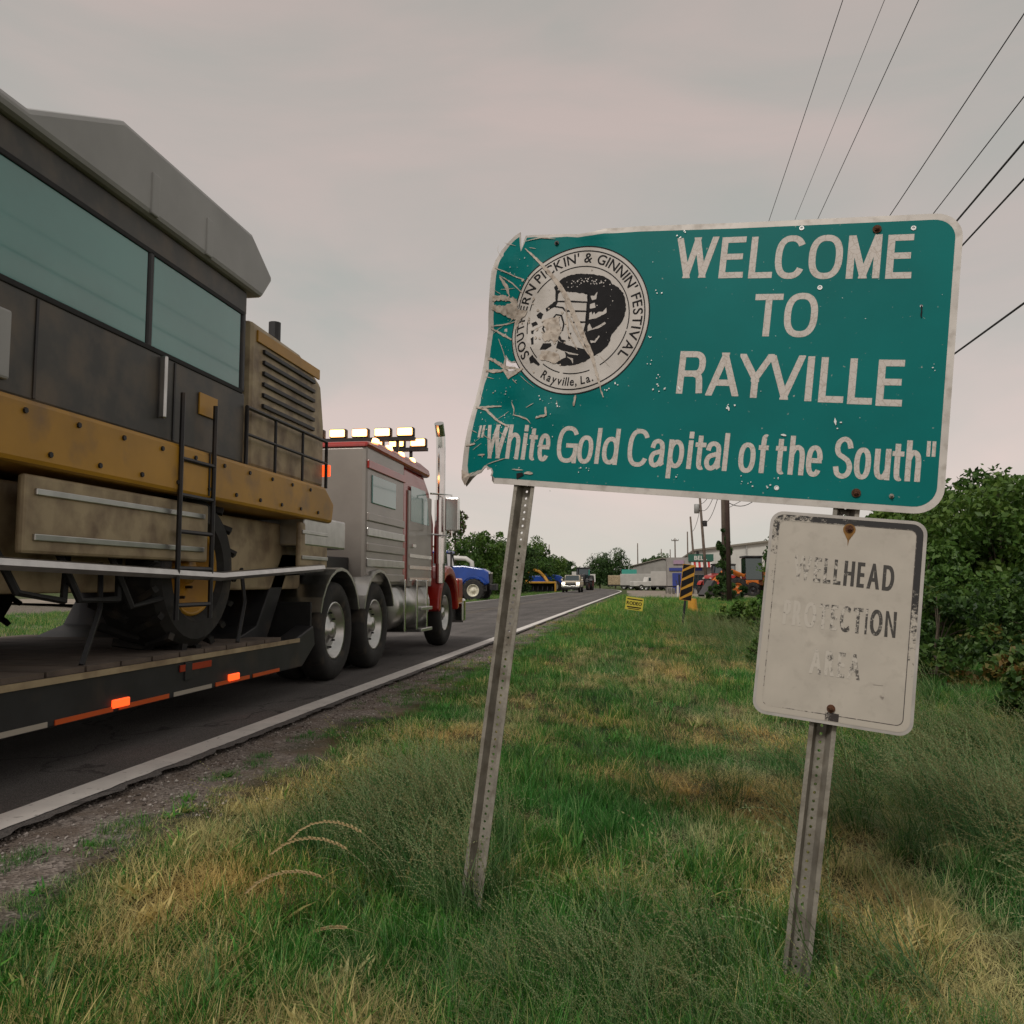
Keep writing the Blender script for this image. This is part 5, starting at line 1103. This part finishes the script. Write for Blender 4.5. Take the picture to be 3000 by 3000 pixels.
# ---------------------------------------------------------------- trees and bushes
LG = {
 'mid': leafmat('mid_green_leaves', [(.018, .050, .010), (.050, .115, .020), (.095, .18, .034), (.16, .25, .06)]),
 'dark': leafmat('dark_green_leaves', [(.012, .036, .010), (.032, .075, .018), (.060, .120, .030), (.10, .17, .05)]),
 'bright': leafmat('bright_green_leaves', [(.030, .070, .010), (.065, .140, .022), (.11, .19, .034), (.17, .25, .05)]),
 'rust': leafmat('rust_tinged_leaves', [(.014, .036, .009), (.028, .066, .015), (.055, .115, .024), (.085, .150, .030), (.17, .12, .032), (.26, .13, .04)]),
 'russet': leafmat('russet_brown_leaves', [(.03, .015, .008), (.07, .035, .018), (.12, .05, .025), (.05, .06, .02)]),
 'straw': leafmat('dead_straw', [(.24, .17, .08), (.40, .30, .15), (.55, .42, .22)]),
}
def leaves(centres, radii, n_per, size, elong=1.7, shade=None):
    """leaf-sized quads scattered through clumps"""
    c = np.repeat(np.asarray(centres, float), n_per, 0); rr = np.repeat(np.asarray(radii, float), n_per)
    n = len(c); d = rng.normal(size=(n, 3)); d /= np.linalg.norm(d, axis=1)[:, None]
    p = c+d*(rr*rng.uniform(.25, 1, n)**.45)[:, None]*np.array([1, 1, .8])
    ax = rng.normal(size=(n, 3))+d*.8; ax[:, 2] -= .25; ax /= np.linalg.norm(ax, axis=1)[:, None]
    bx = np.cross(ax, rng.normal(size=(n, 3))); bx /= np.linalg.norm(bx, axis=1)[:, None]
    s = size*rng.uniform(.6, 1.35, n)[:, None]; a = ax*s*elong*.5; b = bx*s*.5
    v = np.stack([p-a, p+b*.9, p+a, p-b*.9], 1).reshape(-1, 3)
    f = np.arange(n*4).reshape(n, 4)
    cc = np.repeat(rng.uniform(0, .55, len(centres)), n_per)+rng.uniform(0, .45, n)
    return v, f, cc
def tree(name, x, y, h, rx, ry, label, cat='tree', m='mid', nc=60, npc=120, ls=.1, trunk=.2, zb=.25, group=None, shape='oval', second=None, lean=0):
    z = gz(x, y); t = empty(name, (x, y, z), 0, label, cat, group)
    cs, rs = [], []
    crown_h = h*(1-zb)
    for i in range(nc):
        for _ in range(50):
            u = rng.uniform(-1, 1, 3)
            if shape == 'cone': lim = (1-(u[2]+1)/2)*.95+.12; ok = math.hypot(u[0], u[1]) < lim
            elif shape == 'mound': ok = u[0]**2+u[1]**2+max(0, u[2])**2 < 1 and u[2] > -1
            else: ok = u[0]**2+u[1]**2+u[2]**2 < 1
            if ok: break
        r_ = rng.uniform(.55, 1.3)*min(rx, crown_h/2)*.28
        cs.append((u[0]*(rx-r_*.5)+lean*(u[2]+1)/2, u[1]*(ry-r_*.5), h*zb+crown_h*(u[2]+1)/2)); rs.append(r_)
    v, f, c = leaves(cs, rs, npc, ls)
    fastmesh('crown', v, f, LG[m], attr=c, parent=t)
    if second:
        k = [i for i in range(nc) if cs[i][2] > h*second[1]] or [0]
        v, f, c = leaves([cs[i] for i in k], [rs[i]*1.05 for i in k], npc//2, ls); fastmesh('crown', v, f, LG[second[0]], attr=c, parent=t)
    tk = MB().path([(0, 0, -.2), (rng.uniform(-.1, .1)*rx, 0, h*.3), (rng.uniform(-.15, .15)*rx+lean*.5, 0, h*.6), (lean*.8, 0, h*.88)], trunk, 7, trunk*.2)
    for i in range(0, nc, max(1, nc//12)):
        cx_, cy_, cz_ = cs[i]; z0_ = max(.1, cz_*.45); tk.path([(0, 0, z0_), (cx_*.5, cy_*.5, lerp(z0_, cz_, .62)), (cx_, cy_, cz_)], trunk*.35, 5, trunk*.06)
    tk.build('trunk', 'bark', t)
    return t
# tree line beyond the road, left
TL = [(-15.8, 71, 7.6, 2.9, 'tall tree with reddish top nearest the red truck', 'mid', ('russet', .72)), (-14.3, 75, 5.9, 2.4, 'bushy green tree just right of the reddish topped tree', 'bright', None), (-13.9, 82, 6.2, 2.0, 'pointed green tree left of the sign post', 'mid', None),
      (-13.1, 88, 5.6, 2.4, 'sparse topped tree behind the left sign post', 'dark', None), (-14.4, 111, 7.0, 2.6, 'rounded tree just right of the left sign post', 'bright', None), (-13.2, 101, 5.4, 3.2, 'spreading tree above the blue tractor bonnet', 'mid', None),
      (-12.6, 112, 4.8, 3.2, 'low spreading tree above the beige pickup', 'bright', None), (-12.8, 125, 4.6, 3.4, 'dark tree above the black tractor', 'dark', None), (-13.5, 140, 4.6, 4.0, 'low dark tree behind the far white sign', 'mid', None),
      (-8.2, 160, 6.3, 3.0, 'dark tree left of the road end pair', 'dark', None), (-5.3, 158, 7.2, 3.3, 'round topped dark tree where the road ends', 'dark', None), (-26, 66, 6.4, 4.0, 'broad tree hidden behind the truck bonnet', 'dark', None), (-30, 90, 7, 5, 'broad tree behind the left tree line', 'mid', None)]
for x, y, h, rx, l_, m, sec_ in TL:
    tree('tree', x, y, h, rx, rx*.9, l_, m=m, nc=80, npc=95, ls=.17, trunk=.16, zb=.04, second=sec_, group='trees beyond the road', shape='cone' if 'point' in l_ or 'reddish top nearest' in l_ else 'oval')
# undergrowth that closes the foot of that line
v_, f_, c_ = leaves([(lerp(-24, -12, t_)+rng.uniform(-2, 1), lerp(62, 150, t_), rng.uniform(.2, 1.6)) for t_ in np.linspace(0, 1, 150)], rng.uniform(.8, 1.5, 150), 110, .2)
fastmesh('undergrowth', v_, f_, LG['dark'], attr=c_)['kind'] = 'stuff'
# right hand thicket
TR = [(9.6, 20.5, 3.9, 2.6, 'tall leafy tree at the right edge of the picture', 'bright', 'tree', .12), (7.3, 19.0, 3.7, 1.8, 'bright green sapling clump at the right edge', 'bright', 'tree', .1), (6.5, 21.0, 3.3, 1.9, 'loose leafy tree behind the white plate', 'bright', 'tree', .11), (8.6, 25, 4.2, 2.6, 'tree with spreading top twigs behind the saplings', 'mid', 'tree', .12),
      (5.4, 17.2, 2.2, 1.7, 'dense dark bush just right of the white plate', 'mid', 'bush', .08), (7.5, 15.6, 2.3, 1.8, 'dense dark bush at the right edge below the trees', 'dark', 'bush', .08), (4.5, 22.5, 2.9, 1.8, 'leafy bush mostly hidden by the white plate', 'mid', 'bush', .1), (11.5, 17, 4.2, 2.6, 'leafy tree outside the right edge', 'mid', 'tree', .12), (6.0, 27, 3.4, 2.4, 'tall bush behind the dark thicket', 'mid', 'bush', .12)]
for x, y, h, rx, l_, m, k_, ls in TR:
    tree(k_, x, y, h, rx, rx, l_, cat=k_, m=m, nc=84, npc=150, ls=ls*.86, trunk=.07, zb=.0, group='trees and bushes of the right thicket', shape='oval' if k_ == 'tree' else 'mound')
tree('bush', 4.35, 9.7, 1.0, .85, .8, 'rust tinged bush at the right edge above the tall grass', 'bush', 'rust', nc=80, npc=110, ls=.055, trunk=.03, zb=0, shape='mound', group='low bushes on the verge')
tree('bush', 3.62, 7.9, .80, .72, .6, 'low rust and green bush at the right edge nearest the camera', 'bush', 'rust', nc=60, npc=110, ls=.045, trunk=.02, zb=0, shape='mound', group='low bushes on the verge')
tree('bush', 4.3, 13.6, 1.4, 1.3, .9, 'green shrub with orange tips behind the white plate', 'bush', 'rust', nc=60, npc=110, ls=.06, trunk=.03, zb=0, shape='mound', group='low bushes on the verge')
tree('bush', 3.3, 26, .85, 1.4, 1.0, 'bright green bush on the verge before the orange tractors', 'bush', 'bright', nc=70, npc=110, ls=.07, trunk=.03, zb=0, shape='mound', group='low bushes on the verge')
tree('bush', 5.1, 31, .85, 1.8, 1.2, 'weedy green bush in front of the dark barn door', 'bush', 'mid', nc=70, npc=110, ls=.08, trunk=.03, zb=0, shape='mound', group='low bushes on the verge')
tree('bush', 2.15, 14.2, .55, .75, .6, 'low leafy clump in the grass left of the white plate', 'bush', 'bright', nc=30, npc=100, ls=.05, trunk=.015, zb=0, shape='mound', group='low bushes on the verge')
tree('vine', 5.1, 56.6, 4.9, .48, .45, 'dark green vine climbing the thick grey pole', 'vine', 'dark', nc=50, npc=90, ls=.14, trunk=.04, zb=0, shape='oval')
tree('bush', 5.0, 54, 1.1, 1.3, 1.2, 'shrub round the foot of the vine covered pole', 'bush', 'dark', nc=40, npc=90, ls=.12, trunk=.03, zb=0, shape='mound', group='low bushes on the verge')
tree('tree', 22, 140, 9.5, 4, 4, 'tree showing over the warehouse roof', m='dark', nc=60, npc=60, ls=.25, trunk=.2, group='trees of the far side')
tree('tree', 2.2, 172, 6.2, 3.4, 3, 'tree behind the white box trailer', m='dark', nc=60, npc=70, ls=.22, trunk=.2, zb=.3, group='trees of the far side')
tree('tree', 3.6, 190, 7.4, 2.6, 2, 'tree behind the roadside shop', m='mid', nc=50, npc=70, ls=.22, trunk=.2, zb=.3, group='trees of the far side')
v_, f_, c_ = leaves([(rng.uniform(-260, 260), rng.uniform(300, 420), rng.uniform(.5, 6)) for _ in range(900)], rng.uniform(2, 5, 900), 30, 1.1)
fastmesh('distant_wood', v_, f_, LG['dark'], attr=c_)['kind'] = 'stuff'

# ---------------------------------------------------------------- grass: tufts instanced on one object each
def blade(p, az, L_, w, lean, bend, segs=3):
    """strip of quads curving over; returns verts, faces"""
    d = np.array([math.cos(az), math.sin(az), 0]); s = np.array([-math.sin(az), math.cos(az), 0]); vs = []; q = np.array(p, float); ang = lean
    for i in range(segs+1):
        ww = w*(1-(i/segs)**1.6*.88)/2; vs += [q-s*ww, q+s*ww]
        ang += bend/segs; q = q+(d*math.sin(ang)+np.array([0, 0, 1])*math.cos(ang))*L_/segs
    return vs, [(2*i, 2*i+1, 2*i+3, 2*i+2) for i in range(segs)]
def seedhead(p0, az, L_, stem, lean, bend, spk=14, size=.010):
    """ryegrass: thin stem, then alternating spikelets along the drooping tip"""
    d = np.array([math.cos(az), math.sin(az), 0]); s = np.array([-math.sin(az), math.cos(az), 0]); vs = []; fs = []; q = np.array(p0, float); ang = lean; n = 12; pts = []
    for i in range(n+1): pts.append((q.copy(), ang)); ang += bend/n*(.3+1.4*i/n); q = q+(d*math.sin(ang)+np.array([0, 0, 1])*math.cos(ang))*L_/n
    for i, (q, a) in enumerate(pts): vs += [q-s*stem/2, q+s*stem/2]
    fs = [(2*i, 2*i+1, 2*i+3, 2*i+2) for i in range(n)]; cc = [.0]*n
    for k in range(spk):
        t_ = .52+.48*k/spk; i = min(n-1, int(t_*n)); fr = t_*n-i; q = pts[i][0]*(1-fr)+pts[i+1][0]*fr; a = pts[i][1]; ax = d*math.sin(a)+np.array([0, 0, 1])*math.cos(a); sd = s*(1 if k % 2 else -1)
        tip = q+(ax*.85+sd*.5)*size*1.5; mid = q+(ax*.5+sd*.32)*size*.8; nn = np.cross(ax, sd)*size*.22; si = sd*size*.18; o_ = len(vs)
        vs += [q, mid-si+nn, tip, mid+si-nn]; fs.append((o_, o_+1, o_+2, o_+3)); cc.append(.9)
        vs += [q, mid+nn*1.3, tip, mid-nn*1.3-si]; fs.append((o_+4, o_+5, o_+6, o_+7)); cc.append(.8)
    return vs, fs, cc
def tuft(kind):
    V, F, Cc = [], [], []
    def put(vs, fs, c): o_ = len(V); V.extend(vs); F.extend([tuple(i+o_ for i in f) for f in fs]); Cc.extend(c if isinstance(c, list) else [c]*len(fs))
    U = rng.uniform
    if kind == 'short':
        for _ in range(64):
            a, r_ = U(0, 6.28), .11*math.sqrt(U(0, 1)); put(*blade((r_*math.cos(a), r_*math.sin(a), -.01), U(0, 6.28), U(.035, .10), U(.0024, .0046), U(0, .5), U(.1, 1.1), 2), U(0, 1))
    elif kind == 'dry':
        for _ in range(70):
            a, r_ = U(0, 6.28), .12*math.sqrt(U(0, 1)); put(*blade((r_*math.cos(a), r_*math.sin(a), U(0, .02)), U(0, 6.28), U(.04, .11), U(.0014, .0028), U(.6, 1.5), U(-.1, .7), 2), U(.3, 1))
    elif kind == 'weed':
        for _ in range(16):
            a, r_ = U(0, 6.28), .05*math.sqrt(U(0, 1)); put(*blade((r_*math.cos(a), r_*math.sin(a), 0), U(0, 6.28), U(.05, .12), U(.012, .024), U(.3, 1.0), U(.2, .9), 3), U(.4, .9))
        for _ in range(20):
            a, r_ = U(0, 6.28), .08*math.sqrt(U(0, 1)); put(*blade((r_*math.cos(a), r_*math.sin(a), 0), U(0, 6.28), U(.05, .12), U(.002, .004), U(0, .5), U(.1, 1.1), 2), U(0, 1))
    elif kind == 'medium':
        for _ in range(60):
            a, r_ = U(0, 6.28), .09*math.sqrt(U(0, 1)); put(*blade((r_*math.cos(a), r_*math.sin(a), -.01), U(0, 6.28), U(.12, .27), U(.003, .0065), U(0, .45), U(.2, 1.3), 3), U(0, 1))
    elif kind == 'tall':
        for _ in range(38):
            a, r_ = U(0, 6.28), .08*math.sqrt(U(0, 1)); put(*blade((r_*math.cos(a), r_*math.sin(a), -.01), PI+rng.normal(0, .9), U(.25, .54), U(.003, .0062), U(.1, .6), U(.3, 1.5), 4), U(.05, .74))
        for _ in range(9):
            a, r_ = U(0, 6.28), .09*math.sqrt(U(0, 1)); vs, fs, cc = seedhead((r_*math.cos(a), r_*math.sin(a), 0), PI+rng.normal(0, .7), U(.40, .64), .0018, U(.15, .6), U(.3, 1.3)); put(vs, fs, [.75 if c < .5 else .95 for c in cc])
    return V, F, Cc
def scatter(name, kinds_n, pts, pick, rot, scl, dry, tint, m):
    """one object: tuft library + loose points; geometry nodes instance the tufts on the points"""
    V, F, Cc, T = [], [], [], []; tid = 0
    for k, n in kinds_n:
        for _ in range(n):
            v, f, c = tuft(k); o_ = len(V); V += v; F += [tuple(i+o_ for i in q) for q in f]; Cc += c; T += [tid]*len(v); tid += 1
    nl = len(V); V = np.concatenate([np.array(V), pts]); nv = len(V)
    me = bpy.data.meshes.new(name); me.vertices.add(nv); me.vertices.foreach_set('co', V.astype(np.float32).ravel()); Fa = np.array(F, np.int32)
    me.loops.add(Fa.size); me.loops.foreach_set('vertex_index', Fa.ravel()); me.polygons.add(len(Fa)); me.polygons.foreach_set('loop_start', np.arange(len(Fa), dtype=np.int32)*4); me.polygons.foreach_set('loop_total', np.full(len(Fa), 4, np.int32)); me.update(calc_edges=True)
    def at(nm, ty, dom, arr, key='value'): a = me.attributes.new(nm, ty, dom); a.data.foreach_set(key, arr)
    z = np.zeros(nl, np.float32); n_ = len(pts)
    at('c', 'FLOAT', 'FACE', np.array(Cc, np.float32))
    at('tid', 'INT', 'POINT', np.concatenate([np.array(T), np.full(n_, -1)]).astype(np.int32))
    at('pick', 'INT', 'POINT', np.concatenate([z, pick]).astype(np.int32)); at('scl', 'FLOAT', 'POINT', np.concatenate([z, scl]).astype(np.float32)); at('dry', 'FLOAT', 'POINT', np.concatenate([z, dry]).astype(np.float32))
    at('rot', 'FLOAT_VECTOR', 'POINT', np.concatenate([np.zeros((nl, 3)), rot]).astype(np.float32).ravel(), 'vector'); at('tint', 'FLOAT_VECTOR', 'POINT', np.concatenate([np.ones((nl, 3)), tint]).astype(np.float32).ravel(), 'vector')
    me.materials.append(m); ob = bpy.data.objects.new(name, me); C.objects.link(ob); ob['kind'] = 'stuff'
    g = bpy.data.node_groups.new(name, 'GeometryNodeTree'); g.interface.new_socket('Geometry', in_out='INPUT', socket_type='NodeSocketGeometry'); g.interface.new_socket('Geometry', in_out='OUTPUT', socket_type='NodeSocketGeometry')
    n = g.nodes; l = g.links; gi = n.new('NodeGroupInput'); go = n.new('NodeGroupOutput')
    def na(nm, ty): q = n.new('GeometryNodeInputNamedAttribute'); q.data_type = ty; q.inputs['Name'].default_value = nm; return [o_ for o_ in q.outputs if o_.enabled and o_.name == 'Attribute'][0]
    cmp = n.new('FunctionNodeCompare'); cmp.data_type = 'INT'; cmp.operation = 'GREATER_EQUAL'; i_ = [s_ for s_ in cmp.inputs if s_.enabled]; l.new(na('tid', 'INT'), i_[0]); i_[1].default_value = 0
    se = n.new('GeometryNodeSeparateGeometry'); se.domain = 'POINT'; l.new(gi.outputs[0], se.inputs[0]); l.new(cmp.outputs[0], se.inputs[1])
    si = n.new('GeometryNodeSplitToInstances'); si.domain = 'POINT'; l.new(se.outputs[0], si.inputs[0]); l.new(na('tid', 'INT'), si.inputs['Group ID'])
    mp = n.new('GeometryNodeMeshToPoints'); l.new(se.outputs[1], mp.inputs[0])
    ip = n.new('GeometryNodeInstanceOnPoints'); l.new(mp.outputs[0], ip.inputs['Points']); l.new(si.outputs[0], ip.inputs['Instance']); ip.inputs['Pick Instance'].default_value = True
    l.new(na('pick', 'INT'), ip.inputs['Instance Index']); l.new(na('scl', 'FLOAT'), ip.inputs['Scale'])
    e2r = n.new('FunctionNodeEulerToRotation'); l.new(na('rot', 'FLOAT_VECTOR'), e2r.inputs[0]); l.new(e2r.outputs[0], ip.inputs['Rotation'])
    l.new(ip.outputs[0], go.inputs[0]); md = ob.modifiers.new('scatter', 'NODES'); md.node_group = g
    return ob
def polar(n, d0, d1, p, a0=-46, a1=44):
    """points round the camera, thinning with distance as d**-p"""
    d = np.linspace(d0, d1, 4000); w_ = d**(1-p); cdf = np.cumsum(w_); cdf /= cdf[-1]; dd = np.interp(rng.uniform(0, 1, n), cdf, d); th = np.radians(rng.uniform(a0, a1, n)-8.8)
    return dd*np.sin(th), dd*np.cos(th), dd
def nf(x, y, s, o=0): return np.array([noise.noise((a*s, b*s, o)) for a, b in zip(x, y)])
def blob(x, y, L_): # soft patches (cx, cy, rx, ry, strength)
    r = np.zeros(len(x))
    for cx_, cy_, a, b, s in L_: r = np.maximum(r, s*np.exp(-((x-cx_)/a)**2-((y-cy_)/b)**2))
    return r
DRY = [(-1.95, 3.4, .22, 1.2, .6), (1.2, 4.4, .4, .9, .9), (1.25, 3.2, .3, .5, .85), (-.9, 1.95, .3, .15, .6), (.15, 11, .5, 3, .8), (.6, 7.4, .7, 1.4, .75), (.8, 5.2, .8, 1.2, .95), (.95, 3.7, .55, .8, 1.0), (.98, 2.95, .35, .5, 1.0), (.2, 4.0, .35, .35, .8), (-.75, 2.15, .28, .25, .8), (-1.75, 4.0, .35, 1.5, .8), (-1.6, 2.7, .25, .6, .75), (-1.25, 2.2, .15, .3, .6), (-1.2, 6.5, .4, 2, .7), (-.7, 12, .5, 5, .6), (.9, 18, .9, 4, .5), (1.5, 13, .8, 2, .75), (-.05, 3.35, .25, .25, .6)]
TALL = [(-1.0, 3.7, .42, .75, 1.0), (-.75, 3.1, .3, .3, .7), (0, 2.35, .65, .42, 1.0), (.4, 2.25, .5, .3, 1.0), (.75, 2.2, .4, .25, 1), (1.9, 5.3, .75, 1.3, 1.0), (2.0, 4.2, .45, .9, 1.0), (1.75, 3.2, .3, .5, .8), (2.8, 7, .9, 1.5, .9), (2.2, 22, 1.6, 6, .8), (1.6, 17, .8, 2.5, .5)]
def lim(x, y, edge, wd): # how grown-in the verge is, from the road edge outwards
    return np.clip((x-edge)/wd, 0, 1)
# short grass
n0 = 46000; x, y, d = polar(n0, 1.25, 75, 1.5)
nz = nf(x, y, 1.1); nz2 = nf(x, y, .35, 5); nz3 = nf(x, y, 3.1, 9)
cover = np.where(y > 7, lim(x+nz*.35, y, -2.55, .5), lim(x+nz*.50+nz3*.2, y, -2.28, .38)); patch = (blob(x, y, [(-2.15, 3.45, .12, .35, 1), (-2.25, 4.6, .1, .4, 1), (-2.2, 5.6, .1, .4, 1), (-2.35, 2.95, .1, .2, 1), (-2.0, 2.6, .1, .2, .8), (-1.9, 3.3, .12, .2, .8), (-2.4, 7, .1, .6, .8)]) > .45)*.85
keep = (x > -2.5) & (rng.uniform(0, 1, n0) < np.maximum(cover, patch)); keep &= ~((y > 62) & (x > -1.5))
dr = np.clip(blob(x, y, DRY)+.55*nz+.25*nz3, 0, 1)+.08
keep &= rng.uniform(0, 1, n0) < 1
x, y, d, dr, nz, nz2 = x[keep], y[keep], d[keep], dr[keep], nz[keep], nz2[keep]; n1 = len(x)
isdry = rng.uniform(0, 1, n1) < np.clip((dr-.26)*1.4, .04, .8)
sc = rng.uniform(.65, 1.1, n1)*(1+np.clip((d-6)/16, 0, 1.6))*np.where(isdry, .95, 1)
sc *= np.where(x < -1.85, .55, 1)
pick = np.where(isdry, 6+rng.integers(0, 4, n1), np.where((rng.uniform(0, 1, n1) < .16+.3*(nz2 > .1)) & (x > -1.5), 10+rng.integers(0, 4, n1), rng.integers(0, 6, n1)))
pick = np.where((rng.uniform(0, 1, n1) < .05) & (d < 14), 14+rng.integers(0, 3, n1), pick)
sc = np.where((pick >= 10) & (pick < 14), sc*.62, sc)
rot = np.stack([rng.normal(0, .12, n1), rng.normal(0, .12, n1), rng.uniform(0, 6.28, n1)], 1)
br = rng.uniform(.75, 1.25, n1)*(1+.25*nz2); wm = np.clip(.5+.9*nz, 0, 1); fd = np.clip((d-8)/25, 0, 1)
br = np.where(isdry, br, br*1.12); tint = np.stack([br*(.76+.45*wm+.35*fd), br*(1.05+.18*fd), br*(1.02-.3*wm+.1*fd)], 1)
M['grass'] = leafmat('verge_grass', [(.018, .085, .012), (.040, .155, .022), (.080, .23, .040), (.17, .30, .08)], transl=.35, use_inst=True, dryc=(.50, .42, .22))
pts = np.stack([x, y, gz_arr(x, y)], 1)
scatter('grass', [('short', 6), ('dry', 4), ('medium', 4), ('weed', 3)], pts, pick, rot, sc, np.where(isdry, 1.0, dr*.55), tint, M['grass'])
# tall wind-blown grass
n0 = 23000; x, y, d = polar(n0, 1.45, 34, 1.5, -30, 44); tb = blob(x, y, TALL); nz = nf(x, y, 1.6, 3)
keep = (rng.uniform(0, 1, n0) < np.clip((tb+nz*.35)*.9, 0, 1)**1.6) & (x > -1.6)
# keep the posts' feet and the sign's sight line open
x, y, d = x[keep], y[keep], d[keep]; n1 = len(x)
near = np.clip((d-1.2)/1.6, .45, 1)
sc = rng.uniform(.6, 1.0, n1)*near*np.where(d > 10, 1.25, 1)*np.where((x < 1.1) & (y < 2.7), .62, 1)*np.where((x < -.4), .75, 1)
rot = np.stack([rng.normal(0, .15, n1), rng.normal(0, .15, n1)-.1, rng.normal(.1, .8, n1)], 1)
br = rng.uniform(.8, 1.25, n1); tint = np.stack([br*.95, br*1.0, br*1.0], 1)
M['tall'] = leafmat('pale_tall_grass', [(.022, .088, .020), (.058, .150, .034), (.125, .225, .070), (.38, .43, .23)], transl=.35, use_inst=True)
scatter('tall_grass', [('tall', 6)], np.stack([x, y, gz_arr(x, y)], 1), rng.integers(0, 6, n1), rot, sc, rng.uniform(0, .12, n1), tint, M['tall'])
# far verge across the road
n0 = 15000; x = rng.uniform(-24, -9.4, n0); y = rng.uniform(18, 120, n0); keep = (x < -9.5) & ~((y < 50) & (y > 34-(x+9.3)*.5) & (y < 38-(x+9.3)*.6)); x, y = x[keep], y[keep]; n1 = len(x)
br = rng.uniform(.8, 1.3, n1); scatter('far_verge_grass', [('short', 4)], np.stack([x, y, gz_arr(x, y)], 1), rng.integers(0, 4, n1), np.stack([rng.normal(0, .1, n1), rng.normal(0, .1, n1), rng.uniform(0, 6.28, n1)], 1), rng.uniform(1.5, 2.6, n1), rng.uniform(0, .35, n1), np.stack([br*1.2, br*1.2, br], 1), M['grass'])
# ---------------------------------------------------------------- loose gravel on the shoulder
M['stone'] = leafmat('gravel_stone', [(.09, .072, .062), (.20, .165, .145), (.32, .275, .25), (.48, .44, .40)], transl=0, rough=.9)
n0 = 17000; y = 1.9+12*rng.uniform(0, 1, n0)**1.7; x = rng.uniform(-2.62, -1.55, n0); keep = rng.uniform(0, 1, n0) < np.clip((-1.80-x+.35*nf(x, y, 1.1))/.4, 0, 1)*np.clip(.55+nf(x, y, 2.5, 8)*1.2, .1, 1)
x, y = x[keep], y[keep]; n1 = len(x); z = gz_arr(x, y); r_ = .0035+.011*rng.uniform(0, 1, n1)**3
base = np.array([(1, 0, 0), (0, 1, 0), (-1, 0, 0), (0, -1, 0), (0, 0, .75), (0, 0, -.5)]); fo = np.array([(0, 1, 4), (1, 2, 4), (2, 3, 4), (3, 0, 4), (1, 0, 5), (2, 1, 5), (3, 2, 5), (0, 3, 5)])
v = base[None]*r_[:, None, None]*rng.uniform(.6, 1.35, (n1, 6, 1)); a = rng.uniform(0, 6.28, n1); ca, sa = np.cos(a)[:, None], np.sin(a)[:, None]
vx = v[:, :, 0]*ca-v[:, :, 1]*sa; vy = v[:, :, 0]*sa+v[:, :, 1]*ca; v = np.stack([vx+x[:, None], vy+y[:, None], v[:, :, 2]+(z+r_*.25)[:, None]], 2).reshape(-1, 3)
f = (fo[None]+np.arange(n1)[:, None, None]*6).reshape(-1, 3)
fastmesh('gravel', v, f, M['stone'], attr=np.repeat(rng.uniform(0, 1, n1), 8))['kind'] = 'stuff'
# ---------------------------------------------------------------- single arching golden seed stalks in front
def stalk(x, y, az, L_, lean, bend, label):
    vs, fs, cc = seedhead((0, 0, 0), az, L_, .0026, lean, bend, 34, .0145)
    o = fastmesh('seed_stalk', np.array(vs), np.array(fs), LG['straw'], attr=[.7 if c < .5 else .95 for c in cc]); o.location = (x, y, gz(x, y)); tag(o, label, 'grass stalk', 'arching golden seed stalks'); return o
stalk(-.80, 2.95, R(175), .62, .35, 2.1, 'highest of the arching golden seed stalks left of the left post')
stalk(-.84, 2.85, R(190), .55, .30, 2.0, 'second highest golden seed stalk arching to the left')
stalk(-.86, 2.72, R(200), .50, .45, 1.9, 'golden seed stalk bowing lowest to the left')
stalk(-.75, 2.60, R(185), .34, .9, 1.5, 'short golden seed stalk close to the foot of the left post')
stalk(.30, 2.05, R(200), .30, .3, 2.0, 'orange tipped seed stalk near the bottom right of the grass')
